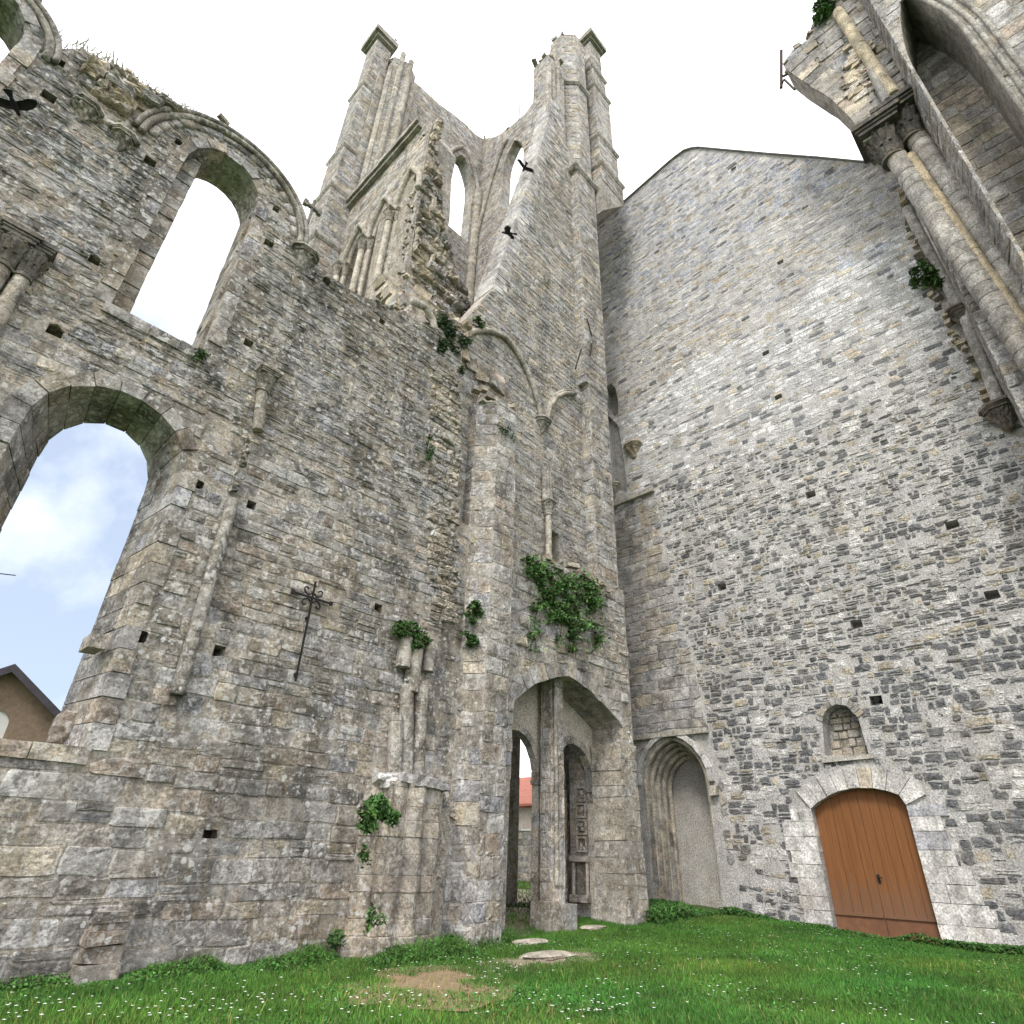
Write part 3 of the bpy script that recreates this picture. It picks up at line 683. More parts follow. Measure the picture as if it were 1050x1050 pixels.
# carved right jamb: a return wall with figured panels and a small bracket niche on its face
x = opR[0][0]; JX = x + .06
mb = MB(); mb.box((JX, PB + .22, -.3), (JX + .6, PB + .95, 5.4), (.33, .3, .25)); z = -.3
while z < 5.2:
    h = rng.uniform(.3, .42); mb.box((JX - .02, PB + .2, z), (JX + .3, PB + .93, z + h - .01), T_WARM(np.zeros(1), np.zeros(1))[0], .01); z += h
mb.build('doorway_return', 'tower', tower)
for q in range(4):
    mb = MB(); z = 1.75 + q * .44; y0, y1 = PB + .28, PB + .66
    mb.box((JX - .10, y0, z), (JX, y0 + .05, z + .40), (.36, .325, .27), .008); mb.box((JX - .10, y1 - .05, z), (JX, y1, z + .40), (.36, .325, .27), .008)
    mb.box((JX - .10, y0 + .05, z), (JX, y1 - .05, z + .05), (.36, .325, .27), .008); mb.box((JX - .10, y0 + .05, z + .35), (JX, y1 - .05, z + .40), (.36, .325, .27), .008)
    mb.box((JX - .03, y0 + .05, z + .05), (JX, y1 - .05, z + .35), (.16, .14, .11))
    for t in range(5):
        c = np.array([JX - .05, y0 + .08 + rng.uniform(0, .2), z + .1 + rng.uniform(0, .2)]); r_ = rng.uniform(.03, .055); mb.box(c - r_, c + r_, (.36, .325, .27), .02)
    mb.build('carved_panel', 'tower', tower)
mb = MB(); y0, y1 = PB + .24, PB + .8
mb.box((JX - .22, y0 - .04, .55), (JX, y1 + .04, .72), (.34, .31, .26), .015); mb.box((JX - .2, y0 - .04, 1.5), (JX, y1 + .04, 1.66), (.36, .33, .28), .015)
for yy in (y0 + .03, y1 - .05): column(mb, (JX - .12, yy, .7), (JX - .12, yy, 1.52), .05, (.38, .35, .3), .4, 8)
mb.box((JX - .04, y0 + .08, .72), (JX, y1 - .08, 1.5), (.17, .145, .115), .005); mb.build('bracket_niche', 'tower', tower)
# slim statue columns in the depth of the right doorway
mb = MB()
for q, (xx, yy) in enumerate(((x - .05, PB + 1.1), (x - .2, PB + 1.35), (x - .35, PB + 1.6))):
    column(mb, (xx, yy, 0), (xx, yy, 3.4), .1, (.24, .215, .17), .5, 10)
    mb.tube([(xx, yy, 3.4), (xx - .06, yy, 3.9), (xx - .3, yy, 4.3)], .1, (.24, .215, .17))
mb.build('jamb_columns', 'tower', tower, smooth=True)
# -- slab added over the passage to keep its inside dark
mb = MB(); mb.box((9.4, 12.0, 7.9), (18.2, 21, 8.5), (.26, .23, .19)); mb.build('shade_slab', 'tower', tower)
# -- west wall with the outer doorway, and its lancet
WX = 16.7; fW = FX(WX)
yA = onX(532, 840, WX + .7)[0]
wdoor = [(yA, -.4), (yA, 6.6), (yA - .9, 7.3), (yA - 1.5, 6.6), (yA - 1.5, -.4)]
lanW = pointed(17.55, 43.0, .95, 2.6, 38.5)
westO = [(12.0, -.4), (yA - 1.5, -.4), (yA - 1.5, 6.6), (yA - .9, 7.3), (yA, 6.6), (yA, -.4), (22.4, -.4), (22.4, 49.6)] + PX([(497, 142), (508, 140), (518, 134), (530, 124), (537, 118), (546, 106), (556, 98)], WX) + [(12.0, 47.0)]
core = MB(); wall(core, fW, westO, .7, tc_core, through=[lanW]); core.build('wall_core', 'tower', tower)
mb = MB(); stones(mb, fW, westO, [grow(lanW, .25), [(0, 0), (30, 0), (30, 20), (0, 20)]], cells(12, 22, 20, 51, .3, .55), T_TOWER); mb.build('masonry', 'tower', tower)
mb = MB(); voussoirs(mb, fW, lanW, .28, .04, -.71, T_TOWER, L=.45, splitd=2); mb.build('lancet_surround', 'tower', tower)
# -- north wall
NW = 21.0; fNW = FY(NW)
lanN = pointed(14.95, 42.6, 1.12, 3.0, onY(470, 240, NW)[1])
norO = [(7.6, -.4), (17.6, -.4), (17.6, 50.0)] + PY([(497, 143), (488, 138), (478, 128), (465, 117), (452, 108), (440, 97), (430, 88), (420, 80)], NW) + [(8.6, 47.2), (7.6, 46)]
core = MB(); wall(core, fNW, norO, .8, tc_core, through=[lanN]); core.build('wall_core', 'tower', tower)
mb = MB(); stones(mb, fNW, norO, [grow(lanN, .25), [(0, 0), (30, 0), (30, 20), (0, 20)]], cells(7.6, 17.6, 20, 51, .3, .55), T_TOWER); mb.build('masonry', 'tower', tower)
mb = MB(); voussoirs(mb, fNW, lanN, .28, .04, -.81, T_TOWER, L=.45, splitd=2); mb.build('lancet_surround', 'tower', tower)
mb = MB(); t = np.linspace(0, 1, 12)
mb.tube([(x, NW - .1, z) for x, z in pointed(14.95, 41.5, 1.7, 5.2, 36)], .15, (.36, .33, .28), 8)
mb.tube([(WX - .1, y, 37 + 9.5 * math.sin(q * 1.5)) for q, y in zip(t, np.linspace(20.9, 18.2, 12))], .15, (.36, .33, .28), 8)
column(mb, (WX - .2, NW - .2, 22), (WX - .2, NW - .2, 43), .3, (.36, .33, .27), .8); mb.build('vault_rib', 'tower', tower, smooth=True)
# -- recessed south wall with the raking broken edge
SY = 11.2; fS = FY(SY)
rake = [(487, 310), (500, 275), (515, 235), (530, 193), (545, 148), (552, 118), (558, 112), (566, 111)]
RK = PY(rake, SY + .95)
sO = [(8.4, 8.6), (15.1, 8.6)] + [(15.1, 33.5)] + PY([(577, 178), (570, 150), (566, 130)], SY)[:0] + [(14.2, 34.5)] + RK[::-1] + PY([(482, 322), (470, 334), (450, 332), (434, 330)], SY) + [(7.6, 15.0), (8.4, 14)]
slot = PY([(561, 541), (573, 548), (573, 580), (562, 576)], SY)
core = MB(); wall(core, fS, sO, .95, tc_core, blind=[(slot, .8)]); core.build('wall_core', 'tower', tower)
mb = MB(); stones(mb, fS, sO, [slot], cells(7.5, 15.1, 8.6, 37, .24, .46), T_TOWER, split=.08)
rl = RK[:6]
for q, (x, z) in enumerate(resample(rl, 56)):            # bonded quoins climbing the raking edge
    L = .62 if q % 2 else .45; mb.box((x - .03, SY - .025, z), (x + L, SY + .965, z + .285), T_PALE(np.zeros(1), np.zeros(1))[0] * .85, .012)
mb.build('masonry', 'tower', tower)
# blind vault arches printed on that wall
def wallrib(px, Y, r, nm='vault_rib', d=.1):
    p = resample(PY(px, Y), 30); mb = MB(); frtube(mb, FY(Y), p, d, r * .72, (.37, .345, .295), 10); frtube(mb, FY(Y), p + np.array([0, .15]), d * .45, r * .6, (.31, .29, .25), 8); return mb.build(nm, 'tower', tower, smooth=True)
wallrib([(466, 372), (467, 358), (473, 347), (484, 341), (500, 340), (515, 346), (527, 360), (537, 378), (545, 398), (551, 418), (554, 434)], SY, .13)
wallrib([(559, 434), (562, 418), (569, 408), (578, 404), (588, 405)], SY, .11)
wallrib([(420, 311), (434, 317), (442, 330), (445, 348), (445, 362)], SY - .2, .15)
for q, s in (((444, 366), .6), ((463, 377), .5), ((555, 437), .62)):
    mb = MB(); corbel(mb, FY(SY), *onY(*q, SY), s, (.32, .30, .26)); mb.build('corbel', 'tower', tower)
# rubble infill between the broken springers
mb = MB(); pl = PY([(430, 322), (447, 320), (470, 332), (490, 332), (478, 345), (466, 360), (464, 378), (448, 372), (446, 340)], SY)
stones(mb, FY(SY - .1), pl, [], cells(7, 10.5, 13, 18, .25, .4), T_BROKEN, gap=0, rnd=.3, jit=.15, depth=.1, dvar=.12, rough=.03); mb.build('broken_springer', 'tower', tower)
# pale rubble scar below (lost pier)
mb = MB(); pl = PY([(440, 375), (466, 382), (474, 420), (470, 520), (468, 640), (440, 640), (436, 540), (440, 450)], SY)
stones(mb, FY(NY - .03), [(x * NY / SY, 1.6 + (z - 1.6) * NY / SY) for x, z in pl], [], cells(6.5, 9.6, 4, 15, .2, .32), T_WARM, gap=0.005, rnd=.3, jit=.13, depth=.02, dvar=.02, rough=.015); mb.build('pier_scar', 'tower', tower)
# small shaft with capital by the slot window
u, v = onY(558, 522, SY); mb = MB(); column(mb, (u, SY - .18, onY(559, 578, SY)[1]), (u, SY - .18, v - .2), .10, (.42, .38, .32), .8, 12); mb.build('colonnette', 'tower', tower, smooth=True)
mb = MB(); capital(mb, u, SY - .18, v - .3, .11, .5, (.3, .28, .25)); mb.build('capital', 'tower', tower)
mb = MB()
for dx in (-.13, 0, .13): column(mb, (u + dx, SY - .15, v + .15), (u + dx, SY - .1, onY(557, 483, SY)[1]), .09, (.27, .25, .22), .6, 8)
mb.build('springer_shafts', 'tower', tower)
mb = MB(); ub, vb = onY(558, 580, SY); mb.box((ub - .2, SY - .4, vb - .35), (ub + .25, SY, vb), (.33, .3, .25), .03); mb.build('column_base', 'tower', tower)
# crumbled sloping ledge over the portal block
mb = MB(); led = [(x, PYB - .02, z) for x, z in PY([(530, 570), (560, 577), (600, 594), (622, 606)], PYB)]
crest(mb, led, (0, .5, .12), T_BROKEN, .42, .14, n=60); mb.build('rubble_ledge', 'tower', tower)
# -- stepped pilaster left of the portal
mb, core = MB(), MB()
prism(core, mb, [(9.35, 11.4), (9.35, 10.9), (9.8, 10.42), (10.55, 10.42), (11.0, 10.9), (11.0, 11.4)], -.4, 13.6, T_TOWER, tc_core, .38, .55, rnd=.1)
crest(mb, [(9.4, 10.6, 13.6), (10.9, 10.6, 13.8)], (0, .7, .2), T_BROKEN, .35, .3, n=26)
o = mb.build('pilaster', 'tower', tower); core.build('pilaster_core', 'tower', o)
# -- stair turret: square foot, octagonal head
mb, core = MB(), MB()
prism(core, mb, [(14.95, 12.7), (14.95, 10.8), (16.12, 10.8), (16.12, 12.7)], 9.3, 17.9, T_TOWER, tc_core, .36, .6, rnd=.05, closed=True)
prism(core, mb, [(14.75, 12.7), (14.75, 10.8), (16.2, 10.8), (16.2, 12.7)], 17.9, 32.0, T_TOWER, tc_core, .36, .6, rnd=.05, closed=True)
TCX, TCY, TR = 15.75, 12.0, 1.15
octo = [(TCX + TR * math.cos(a), TCY + TR * math.sin(a)) for a in np.radians(np.arange(22.5, 360, 45))]
prism(core, mb, octo, 32, 47.6, T_TOWER, tc_core, .42, .6, closed=True, rnd=.05)
crest(mb, [(TCX - 1, TCY - .6, 47.6), (TCX + 1, TCY - .6, 47.8)], (0, 1.2, 0), T_TOWER, .5, .25, n=20)
tur = mb.build('stair_turret', 'tower', tower); core.build('turret_core', 'tower', tur)
def band(plan, z, out, h, parent, name='string_course', col=(.3, .28, .25)):
    pl = np.array(plan, float); c = pl.mean(0); mb = MB(); rings = []
    for dz, k in ((0, .3), (.3 * h, .95), (.6 * h, 1.0), (h, .1)):
        d = pl - c; L = np.linalg.norm(d, axis=1)[:, None]; q = c + d * (1 + out * k * 1.3 / L); rings.append(np.column_stack([q, np.full(len(q), z + dz)]))
    mb.loft(rings, col); return mb.build(name, 'tower', parent)
band([(14.6, 12.7), (14.6, 10.82), (16.42, 10.82), (16.42, 12.7)], 32.0, .2, .42, tur)
band(octo, 41.3, .16, .4, tur); band([(14.95, 12.7), (14.95, 10.8), (16.12, 10.8), (16.12, 12.7)], 17.8, .06, .3, tur)
slits = MB()
for z in (36.0, 33.6): slits.box((TCX - TR - .03, TCY - .32, z), (TCX - TR + .3, TCY - .02, z + 1.1), (.02, .02, .02))
slits.build('slit_window', 'dark', tur)
# -- remains of the south-east attached shafts beside the turret
mb, core = MB(), MB(); prism(core, mb, [(13.3, 12.6), (13.3, 11.5), (14.5, 11.3), (14.9, 12.6)], 30, 42.5, T_TOWER, tc_core, .35, .4, rnd=.2, jit=.1)
for k, x in enumerate((13.25, 13.6, 14.0)): column(mb, (x, 11.4, 30), (x, 11.4, 41 + k * .8), .17, (.34, .31, .27), .5, 8)
crest(mb, [(13.3, 11.6, 42.5), (14.6, 11.5, 43.5)], (0, .9, 0), T_BROKEN, .45, .4, n=24)
o = mb.build('wall_shafts', 'tower', tower); core.build('shaft_core', 'tower', o)
# -- buttresses with set-offs and overhanging cap slabs
def buttress(x0, x1, y0, y1, steps, ztop, slab):
    mb, core = MB(), MB(); par = None; bands = []
    zs = [s[0] for s in steps] + [ztop]
    for k, (z, e) in enumerate(steps):
        pl = [(x0 - e, y1 + e), (x0 - e, y0 - e), (x1 + e, y0 - e), (x1 + e, y1 + e)]
        prism(core, mb, pl, z, zs[k + 1], T_TOWER, tc_core, .38, .6, closed=True, rnd=.05); bands.append((pl, zs[k + 1]))
    par = mb.build('buttress', 'tower', tower); core.build('buttress_core', 'tower', par)
    for pl, z in bands[:-1]: band(pl, z - .25, .14, .5, par, 'set_off')
    s = MB(); (sx0, sx1, sy0, sy1) = slab; s.box((sx0 + .2, sy0 + .2, ztop), (sx1 - .2, sy1 - .2, ztop + .25), (.25, .235, .21), .02); s.box((sx0, sy0, ztop + .25), (sx1, sy1, ztop + .75), (.27, .25, .22), .03); s.build('cap_slab', 'tower', par)
buttress(7.0, 8.1, 21.3, 22.6, [(-.4, .5), (20, .42), (28.2, .32), (32.5, .22), (36.5, .12), (43.5, 0)], 49.6, (6.62, 8.35, 20.85, 22.85))
buttress(16.95, 18.1, 10.9, 12.0, [(33.0, .42), (34.6, .32), (37.6, .2), (43.5, .1), (46, 0)], 49.6, (16.6, 18.35, 10.5, 12.1))
mb = MB(); mb.hexa([(16.4, 10.5, 30.2), (18.5, 10.5, 32.9), (18.5, 12.4, 32.9), (16.4, 12.4, 30.2), (16.4, 10.5, 33.0), (18.5, 10.5, 33.0), (18.5, 12.4, 33.0), (16.4, 12.4, 33.0)], (.3, .28, .245)); mb.build('corbelled_foot', 'tower', tower)
# -- north-east corner pier behind the buttress, broken
mb, core = MB(), MB()
prism(core, mb, [(8.2, 22.3), (8.2, 20.6), (9.1, 20.2), (9.9, 20.6), (9.9, 22.3)], 20, 48.0, T_TOWER, tc_core, .35, .5, rnd=.15)
for x, y, zt in ((8.15, 20.7, 46.5), (8.6, 20.35, 48.6), (9.2, 20.2, 48.3), (9.75, 20.5, 46.5)): column(mb, (x, y, 24), (x, y, zt), .19, (.34, .315, .26), .5, 8)
crest(mb, [(8.3, 20.6, 48.0), (9.9, 20.6, 48.0)], (0, 1.2, 0), T_BROKEN, .6, .9, n=46)
o = mb.build('corner_pier', 'tower', tower); core.build('corner_pier_core', 'tower', o)
# -- east wall stub with blind arcade on its face and a torn rubble end
EX = 8.0; fE = FX(EX); EY = 14.1
caps = PX([(356, 268), (378, 233), (413, 191)], EX)
ys = [20.2, 18.1, 16.0, 14.0]; zc = float(np.mean([c[1] for c in caps]))
eO = [(EY, -.4), (21.2, -.4), (21.2, 32.2), (14.9, 32.4), (14.6, 31.6), (14.2, 30.6), (14.35, 29), (EY, 26), (14.2, 23)]
arch_bl = [(pointed((a + b) / 2, 26.2, (a - b) / 2 - .3, 2.1, 14.0), .45) for a, b in zip(ys[:-1], ys[1:])]
arch_bl[-1] = ([(max(q[0], EY + .25), q[1]) for q in arch_bl[-1][0]], .45)
core = MB(); wall(core, fE, eO, 1.7, tc_core, blind=arch_bl); core.build('wall_core', 'tower', tower)
mb = MB(); stones(mb, fE, eO, [h for h, d in arch_bl], cells(EY, 21.2, 14, 33, .3, .5), T_WARM, rnd=.08)
for h, d in arch_bl: stones(mb, FX(EX + .45), h, [], cells(EY, 21.2, 14, 30, .3, .5), T_TOWER, rnd=.08)
mb.build('masonry', 'tower', tower)
arc_o = MB()
for a, b in zip(ys[:-1], ys[1:]):
    for k, (d, r) in enumerate(((.06, .14), (-.15, .12))):
        p = pointed((a + b) / 2, 26.2, (a - b) / 2 - .12 - .14 * k, 2.3 - .15 * k, 26.1)
        p = [q for q in p if q[0] > EY]
        if len(p) > 2: frtube(arc_o, fE, p, d, r, (.4, .365, .3), 8)
arcade = arc_o.build('blind_arcade', 'tower', tower, smooth=True)
for y in ys[:3]:
    for k, (dy, d, r) in enumerate(((0, .14, .15), (.28, -.1, .12), (-.28, -.1, .12))):
        mb = MB(); column(mb, (EX - d, y + dy, 14.2), (EX - d, y + dy, 25.6), r, (.4, .365, .3), .9, 10); mb.build('colonnette', 'tower', arcade, smooth=True)
        mb = MB(); capital(mb, EX - d, y + dy, 25.55, r, .75, (.33, .3, .25), w=r * 1.6, seg=16); mb.build('capital', 'tower', arcade)
mb = MB(); y = 14.8
while y < 21.4:
    L = rng.uniform(.6, 1.0); mb.box((EX - .38, y, 31.9), (EX + .1, y + L - .012, 32.25), (.3, .275, .235), .012); mb.box((EX - .25, y, 31.62), (EX + .1, y + L - .012, 31.9), (.25, .23, .2), .012); y += L
mb.build('cornice', 'tower', tower)
secP = PY([(437, 132), (446, 122), (452, 130), (449, 160), (453, 200), (455, 235), (463, 270), (474, 295), (484, 318), (470, 330), (440, 318), (412, 300), (420, 270), (427, 220), (432, 170)], EY)
secP = [(max(x, EX + .02), z) for x, z in secP]
core = MB(); wall(core, FY(EY), secP, 3.2, (.24, .21, .165)); core.build('torn_core', 'tower', tower)
mb = MB()
for k in range(2): stones(mb, FY(EY - .1 * k), secP, [], cells(7.6, 12.2, 18, 34, .34, .5, .5, .6), T_BROKEN, gap=.02, rnd=.25, jit=.16, depth=.02, dvar=.09, rough=.035, drop=.2, wave=.1)
e3 = [(x, EY, z) for x, z in secP]; crest(mb, e3, (0, .6, 0), T_BROKEN, .26, .05, n=130); mb.build('torn_masonry', 'tower', tower)
# rubble slope where the torn wall meets the nave wall head
mb = MB()
for q in range(260):
    t = rng.random(); s_ = rng.random(); x = 7.3 + 3.2 * t; y = 11.3 + 2.9 * s_; z = 14.9 + 5.2 * s_ * (1 - .25 * abs(t - .5)) + rng.uniform(-.2, .25); s = rng.uniform(.15, .36)
    mb.box((x - s, y - s, z - s * .6), (x + s, y + s, z + s * .6), T_BROKEN(np.zeros(1), np.zeros(1))[0], .08)
mb.hexa([(7.3, 11.3, 12), (10.6, 11.9, 12), (10.6, 14.6, 12), (7.3, 14.6, 12), (7.3, 11.3, 14.8), (10.6, 11.9, 15.6), (10.6, 14.6, 20), (7.3, 14.6, 19.4)], (.22, .2, .16)); mb.build('rubble_slope', 'tower', tower)
# weathered heads
mb = MB(); crest(mb, [(x, NW, z) for x, z in norO[3:11]], (0, 1.3, 0), T_TOWER, .35, .12); crest(mb, [(WX, y, z) for y, z in westO[8:15]], (1.3, 0, 0), T_TOWER, .35, .12); mb.build('broken_wall_head', 'tower', tower)
# iron clamps on the turret face
mb = MB()
for a_, b_2 in (((602, 327), (607, 345)), ((590, 378), (596, 358)), ((605, 365), (607, 352))):
    ua, va = onY(*a_, 10.72); ub, vb = onY(*b_2, 10.72); mb.tube([(ua, 10.72, va), (ub, 10.72, vb)], .03, (.06, .05, .05), 6)
mb.build('iron_clamp', 'iron', tower)

# ================================================================== GABLE WALL (right)
GX = 20.2; fG = FX(GX)
gable = thing('gable_wall', 'huge pale grey rubble gable wall with a brown door, on the right of the tower', 'wall', (GX, 6, 0))
gO = [(-8, -.4), (15.5, -.4), (15.5, 35.7)] + PX([(618, 228), (640, 208), (665, 186), (690, 164), (704, 154), (715, 152), (735, 154), (790, 159), (840, 163), (890, 168)], GX) + [(-4, 22.3), (-8, 17.6)]
doorH = PX([(859, 962), (833, 829), (842, 820), (858, 812), (876, 808), (895, 808), (915, 812), (928, 818), (933, 826), (969, 971)], GX); doorH[0] = (7.33, -.4); doorH[-1] = (4.84, -.4); doorH[1] = (7.33, 3.05); doorH[-2] = (4.84, 3.08)
nicheH = PX([(846, 775), (843, 740), (847, 728), (857, 722), (869, 724), (880, 736), (891, 774)], GX)
DYC, DHW = 11.72, 1.22
bdoor = pointed(DYC, 3.9, DHW, 1.5, -.3); blindH = PX([(620, 398), (626, 393), (631, 398), (634, 412), (634, 428), (626, 424), (619, 414)], GX)
panelH = PX([(621, 424), (634, 436), (641, 480), (643, 505), (629, 500)], GX)
gput = []
for q in ((831, 507), (976, 538), (1017, 610), (740, 602), (878, 640), (898, 718), (752, 173), (800, 269), (785, 362), (798, 407)):
    u, v = onX(*q, GX); s = .17 if q[1] > 450 else .14; gput.append([(u - s, v - s * .7), (u + s, v - s * .8), (u + s * .9, v + s * .8), (u - s, v + s * .7)])
core = MB(); gin = [(7.33, -.4), (4.84, -.4)]
wall(core, fG, gO[:1] + [(4.84, -.4)] + doorH[::-1][1:-1] + [(7.33, -.4), (DYC - DHW, -.4)] + [(x, max(z, -.39)) for x, z in bdoor[1:-1][::-1]] + [(DYC + DHW, -.4)] + gO[1:], .95, (.44, .43, .415), blind=[(nicheH, .55), (blindH, .7), (panelH, .25)] + [(p, .5) for p in gput])
core.build('wall_core', 'rubble', gable)
ash = PX([(600, 500), (672, 507), (690, 600), (712, 680), (727, 748), (745, 815), (762, 945), (640, 960)], GX); ash = [(15.5, -.4)] + [(15.5, 15.4)] + [a for a in ash[1:-2]] + [(9.9, -.4)]
sidehole = grow(doorH[1:-1] + [(4.84, 0), (7.33, 0)], .62); bdh = grow(bdoor, .35)
holesG = [sidehole, grow(nicheH, .1), bdh, blindH, panelH] + gput
mb = MB()
hG = lambda v: .30 - .07 * min(max((v - 5) / 16, 0), 1); wG = lambda v: .46 + .02 * 0
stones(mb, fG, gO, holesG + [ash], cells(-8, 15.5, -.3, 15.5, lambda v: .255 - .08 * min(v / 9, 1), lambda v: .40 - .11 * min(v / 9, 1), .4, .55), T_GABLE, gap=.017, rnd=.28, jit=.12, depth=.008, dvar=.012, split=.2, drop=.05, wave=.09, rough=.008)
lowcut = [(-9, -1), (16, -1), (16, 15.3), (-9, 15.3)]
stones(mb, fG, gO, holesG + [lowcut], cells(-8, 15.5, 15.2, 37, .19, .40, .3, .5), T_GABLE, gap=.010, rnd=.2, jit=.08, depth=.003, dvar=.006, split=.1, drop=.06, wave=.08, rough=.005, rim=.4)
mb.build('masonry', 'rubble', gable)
mb = MB(); stones(mb, fG, ash, holesG, cells(9.5, 15.5, -.3, 15.6, .36, .62), T_PIER, rnd=.03, gap=.006, jit=.015, dvar=.006, depth=.03); mb.build('quoin_masonry', 'clean', gable)
mb = MB()
for a_, b_2 in (((632, 513), (672, 508)), ((655, 757), (727, 748))):
    (ya, za), (yb, zb) = onX(*a_, GX), onX(*b_2, GX); z = (za + zb) / 2
    n = 7; e = np.linspace(max(ya, yb) + 1, min(ya, yb), n)
    for k in range(n - 1): mb.hexa(fG(np.array([e[k] - .008, e[k + 1] + .008] * 4), np.array([z - .1, z - .1, z + .08, z + .08] * 2)[[0, 1, 2, 3, 4, 5, 6, 7]], np.array([-.05] * 4 + [.2] * 4)) [[0, 1, 3, 2, 4, 5, 7, 6]], (.38, .36, .31))
mb.build('string_course', 'clean', gable)
mb = MB(); tp = gO[2:]; tp = resample(tp, 60)                       # thin slate coping along the roof edge
for k in range(59):
    a_, b_2 = tp[k], tp[k + 1]; q = np.array([a_, b_2, b_2 + [0, .045], a_ + [0, .045]] * 2); mb.hexa(fG(q[:, 0], q[:, 1], np.array([.14] * 4 + [-1.1] * 4)), (.25, .24, .235))
mb.build('roof_coping', 'rubble', gable)
# doorway of the brown door
mb = MB(); voussoirs(mb, fG, doorH[1:-1], .55, .07, -.42, T_PALE, L=.3, wj=.05)
for s, yy in ((1, 7.33), (-1, 4.84)):
    z = -.35
    while z < 3.05:
        h = rng.uniform(.32, .46); h = min(h, 3.08 - z); w = (.62 + .18 * (rng.random() < .5)) + (0.35 * max(0, 1 - z / 2.2) + .1 if s < 0 else .12 * (rng.random() < .5))
        a0, a1 = (yy, yy + w) if s > 0 else (yy - w, yy); c = T_PALE(np.zeros(1), np.zeros(1))[0]
        sp = .55 * w + rng.uniform(-.1, .1) * w
        for e0, e1 in ((a0 + .004, a0 + sp - .004), (a0 + sp + .004, a1)):
            mb.box((GX - .065 + rng.normal(0, .006), e0, z), (GX + .42, e1, z + h - .012), c * (1 + rng.normal(0, .07)), .006)
        z += h
mb.build('door_surround', 'clean', gable)
for ya, yb, nm in ((7.325, 6.09, 'door'), (6.08, 4.845, 'door')):
    n = 5; e = np.linspace(ya, yb, n + 1); mb = MB()
    topz = lambda y: np.interp(y, [q[0] for q in doorH[1:-1]][::-1], [q[1] for q in doorH[1:-1]][::-1])
    for k in range(n):
        a_, b_2 = e[k] - .004, e[k + 1] + .004; q = np.array([(a_, .5), (b_2, .5), (b_2, topz(b_2) - .01), (a_, topz(a_) - .01)] * 2); mb.hexa(fG(q[:, 0], q[:, 1], np.array([-.22 + rng.normal(0, .004)] * 4 + [-.30] * 4)), (.3, .1, .03))
    d = mb.build(nm, 'door', gable)
    mb = MB(); q = np.array([(ya - .004, -.3), (yb + .004, -.3), (yb + .004, .5), (ya - .004, .5)] * 2); mb.hexa(fG(q[:, 0], q[:, 1], np.array([-.225] * 4 + [-.30] * 4)), (.2, .1, .06))
    mb.build('kick_board', 'door_rail', d)
    mb = MB(); q = np.array([(ya - .01, .47), (yb + .01, .47), (yb + .01, .54), (ya - .01, .54)] * 2); mb.hexa(fG(q[:, 0], q[:, 1], np.array([-.18] * 4 + [-.24] * 4)), (.3, .12, .05)); mb.build('door_rail', 'door', d)
mb = MB(); mb.box((GX + .18, 5.98, 1.25), (GX + .225, 6.04, 1.45), (.05, .045, .04)); mb.tube([(GX + .2, 6.01, 1.38), (GX + .14, 6.01, 1.38), (GX + .14, 5.9, 1.38)], .014, (.05, .045, .04), 6); mb.build('handle', 'iron', d)
# the small blocked niche above the door
mb = MB(); stones(mb, FX(GX + .5), grow(nicheH, -.02), [], cells(4, 9, 4, 8, .2, .3), T_WARM, rnd=.2, depth=.05, dvar=.04); voussoirs(mb, fG, nicheH[1:-1], .2, .035, -.5, T_WARM, L=.14)
ys_, zs_ = [q[0] for q in nicheH], [q[1] for q in nicheH]; mb.box((GX - .09, min(ys_) - .12, min(zs_) - .12), (GX + .4, max(ys_) + .1, min(zs_) + .01), (.42, .40, .36), .015)
mb.build('blocked_niche', 'rubble', gable)
# pointed blind doorway with stepped orders and a plain filled panel
bd = MB(); n = 5
for k in range(n):
    s = 1 - k * .062; d = -.05 - .28 * k; p = pointed(DYC, 3.9 - .02 * k, DHW * s, 1.5 * s, -.1)
    frtube(bd, fG, p, d, .085, np.array((.42, .385, .315)) * (1 + rng.normal(0, .03)), 8)
    voussoirs(bd, fG, pointed(DYC, 3.9 - .02 * k, DHW * s - .04, 1.5 * s - .03, -.1), .10, d - .06, d - .36, T_WARM, L=.42, wj=0, gap=.005, dj=.004)
orders = bd.build('pointed_doorway', 'clean', gable)
mb = MB(); voussoirs(mb, fG, pointed(DYC, 3.9, DHW + .12, 1.62, 3.5)[1:-1], .17, .17, -.1, T_PALE, L=.4, wj=.03); yy = DYC - DHW - .2
mb.box((GX - .22, yy - .15, 3.5), (GX + .05, yy + .12, 3.8), (.4, .37, .31), .02); mb.build('hood_mould', 'clean', orders)
mb = MB(); p = pointed(DYC - .02, 3.75, DHW * .8, 1.2, -.3); wall(mb, FX(GX + 1.32), p, .1, (.4, .385, .36)); mb.build('filled_panel', 'plaster', orders)
mb = MB(); mb.box((GX + 1.4, DYC - 1.6, -.4), (GX + 1.8, DYC + 1.6, 6), (.2, .19, .17)); mb.build('doorway_backing', 'plaster', orders)
# rough remains round the recess high in the corner
mb = MB(); q = onX(650, 462, GX); corbel(mb, fG, *q, .8, (.40, .33, .25)); mb.build('corbel', 'rubble', gable)
q = onX(632, 508, GX); mb = MB(); corbel(mb, fG, q[0] + .1, q[1] + .3, .7, (.4, .37, .31)); mb.build('corbel', 'clean', gable)
u, v = onX(898, 716, GX); mb = MB(); mb.tube([(GX + .3, u - .03, v - .02), (GX - .12, u - .03, v - .06)], .07, (.03, .03, .03), 10); mb.build('drain_pipe', 'iron', gable)
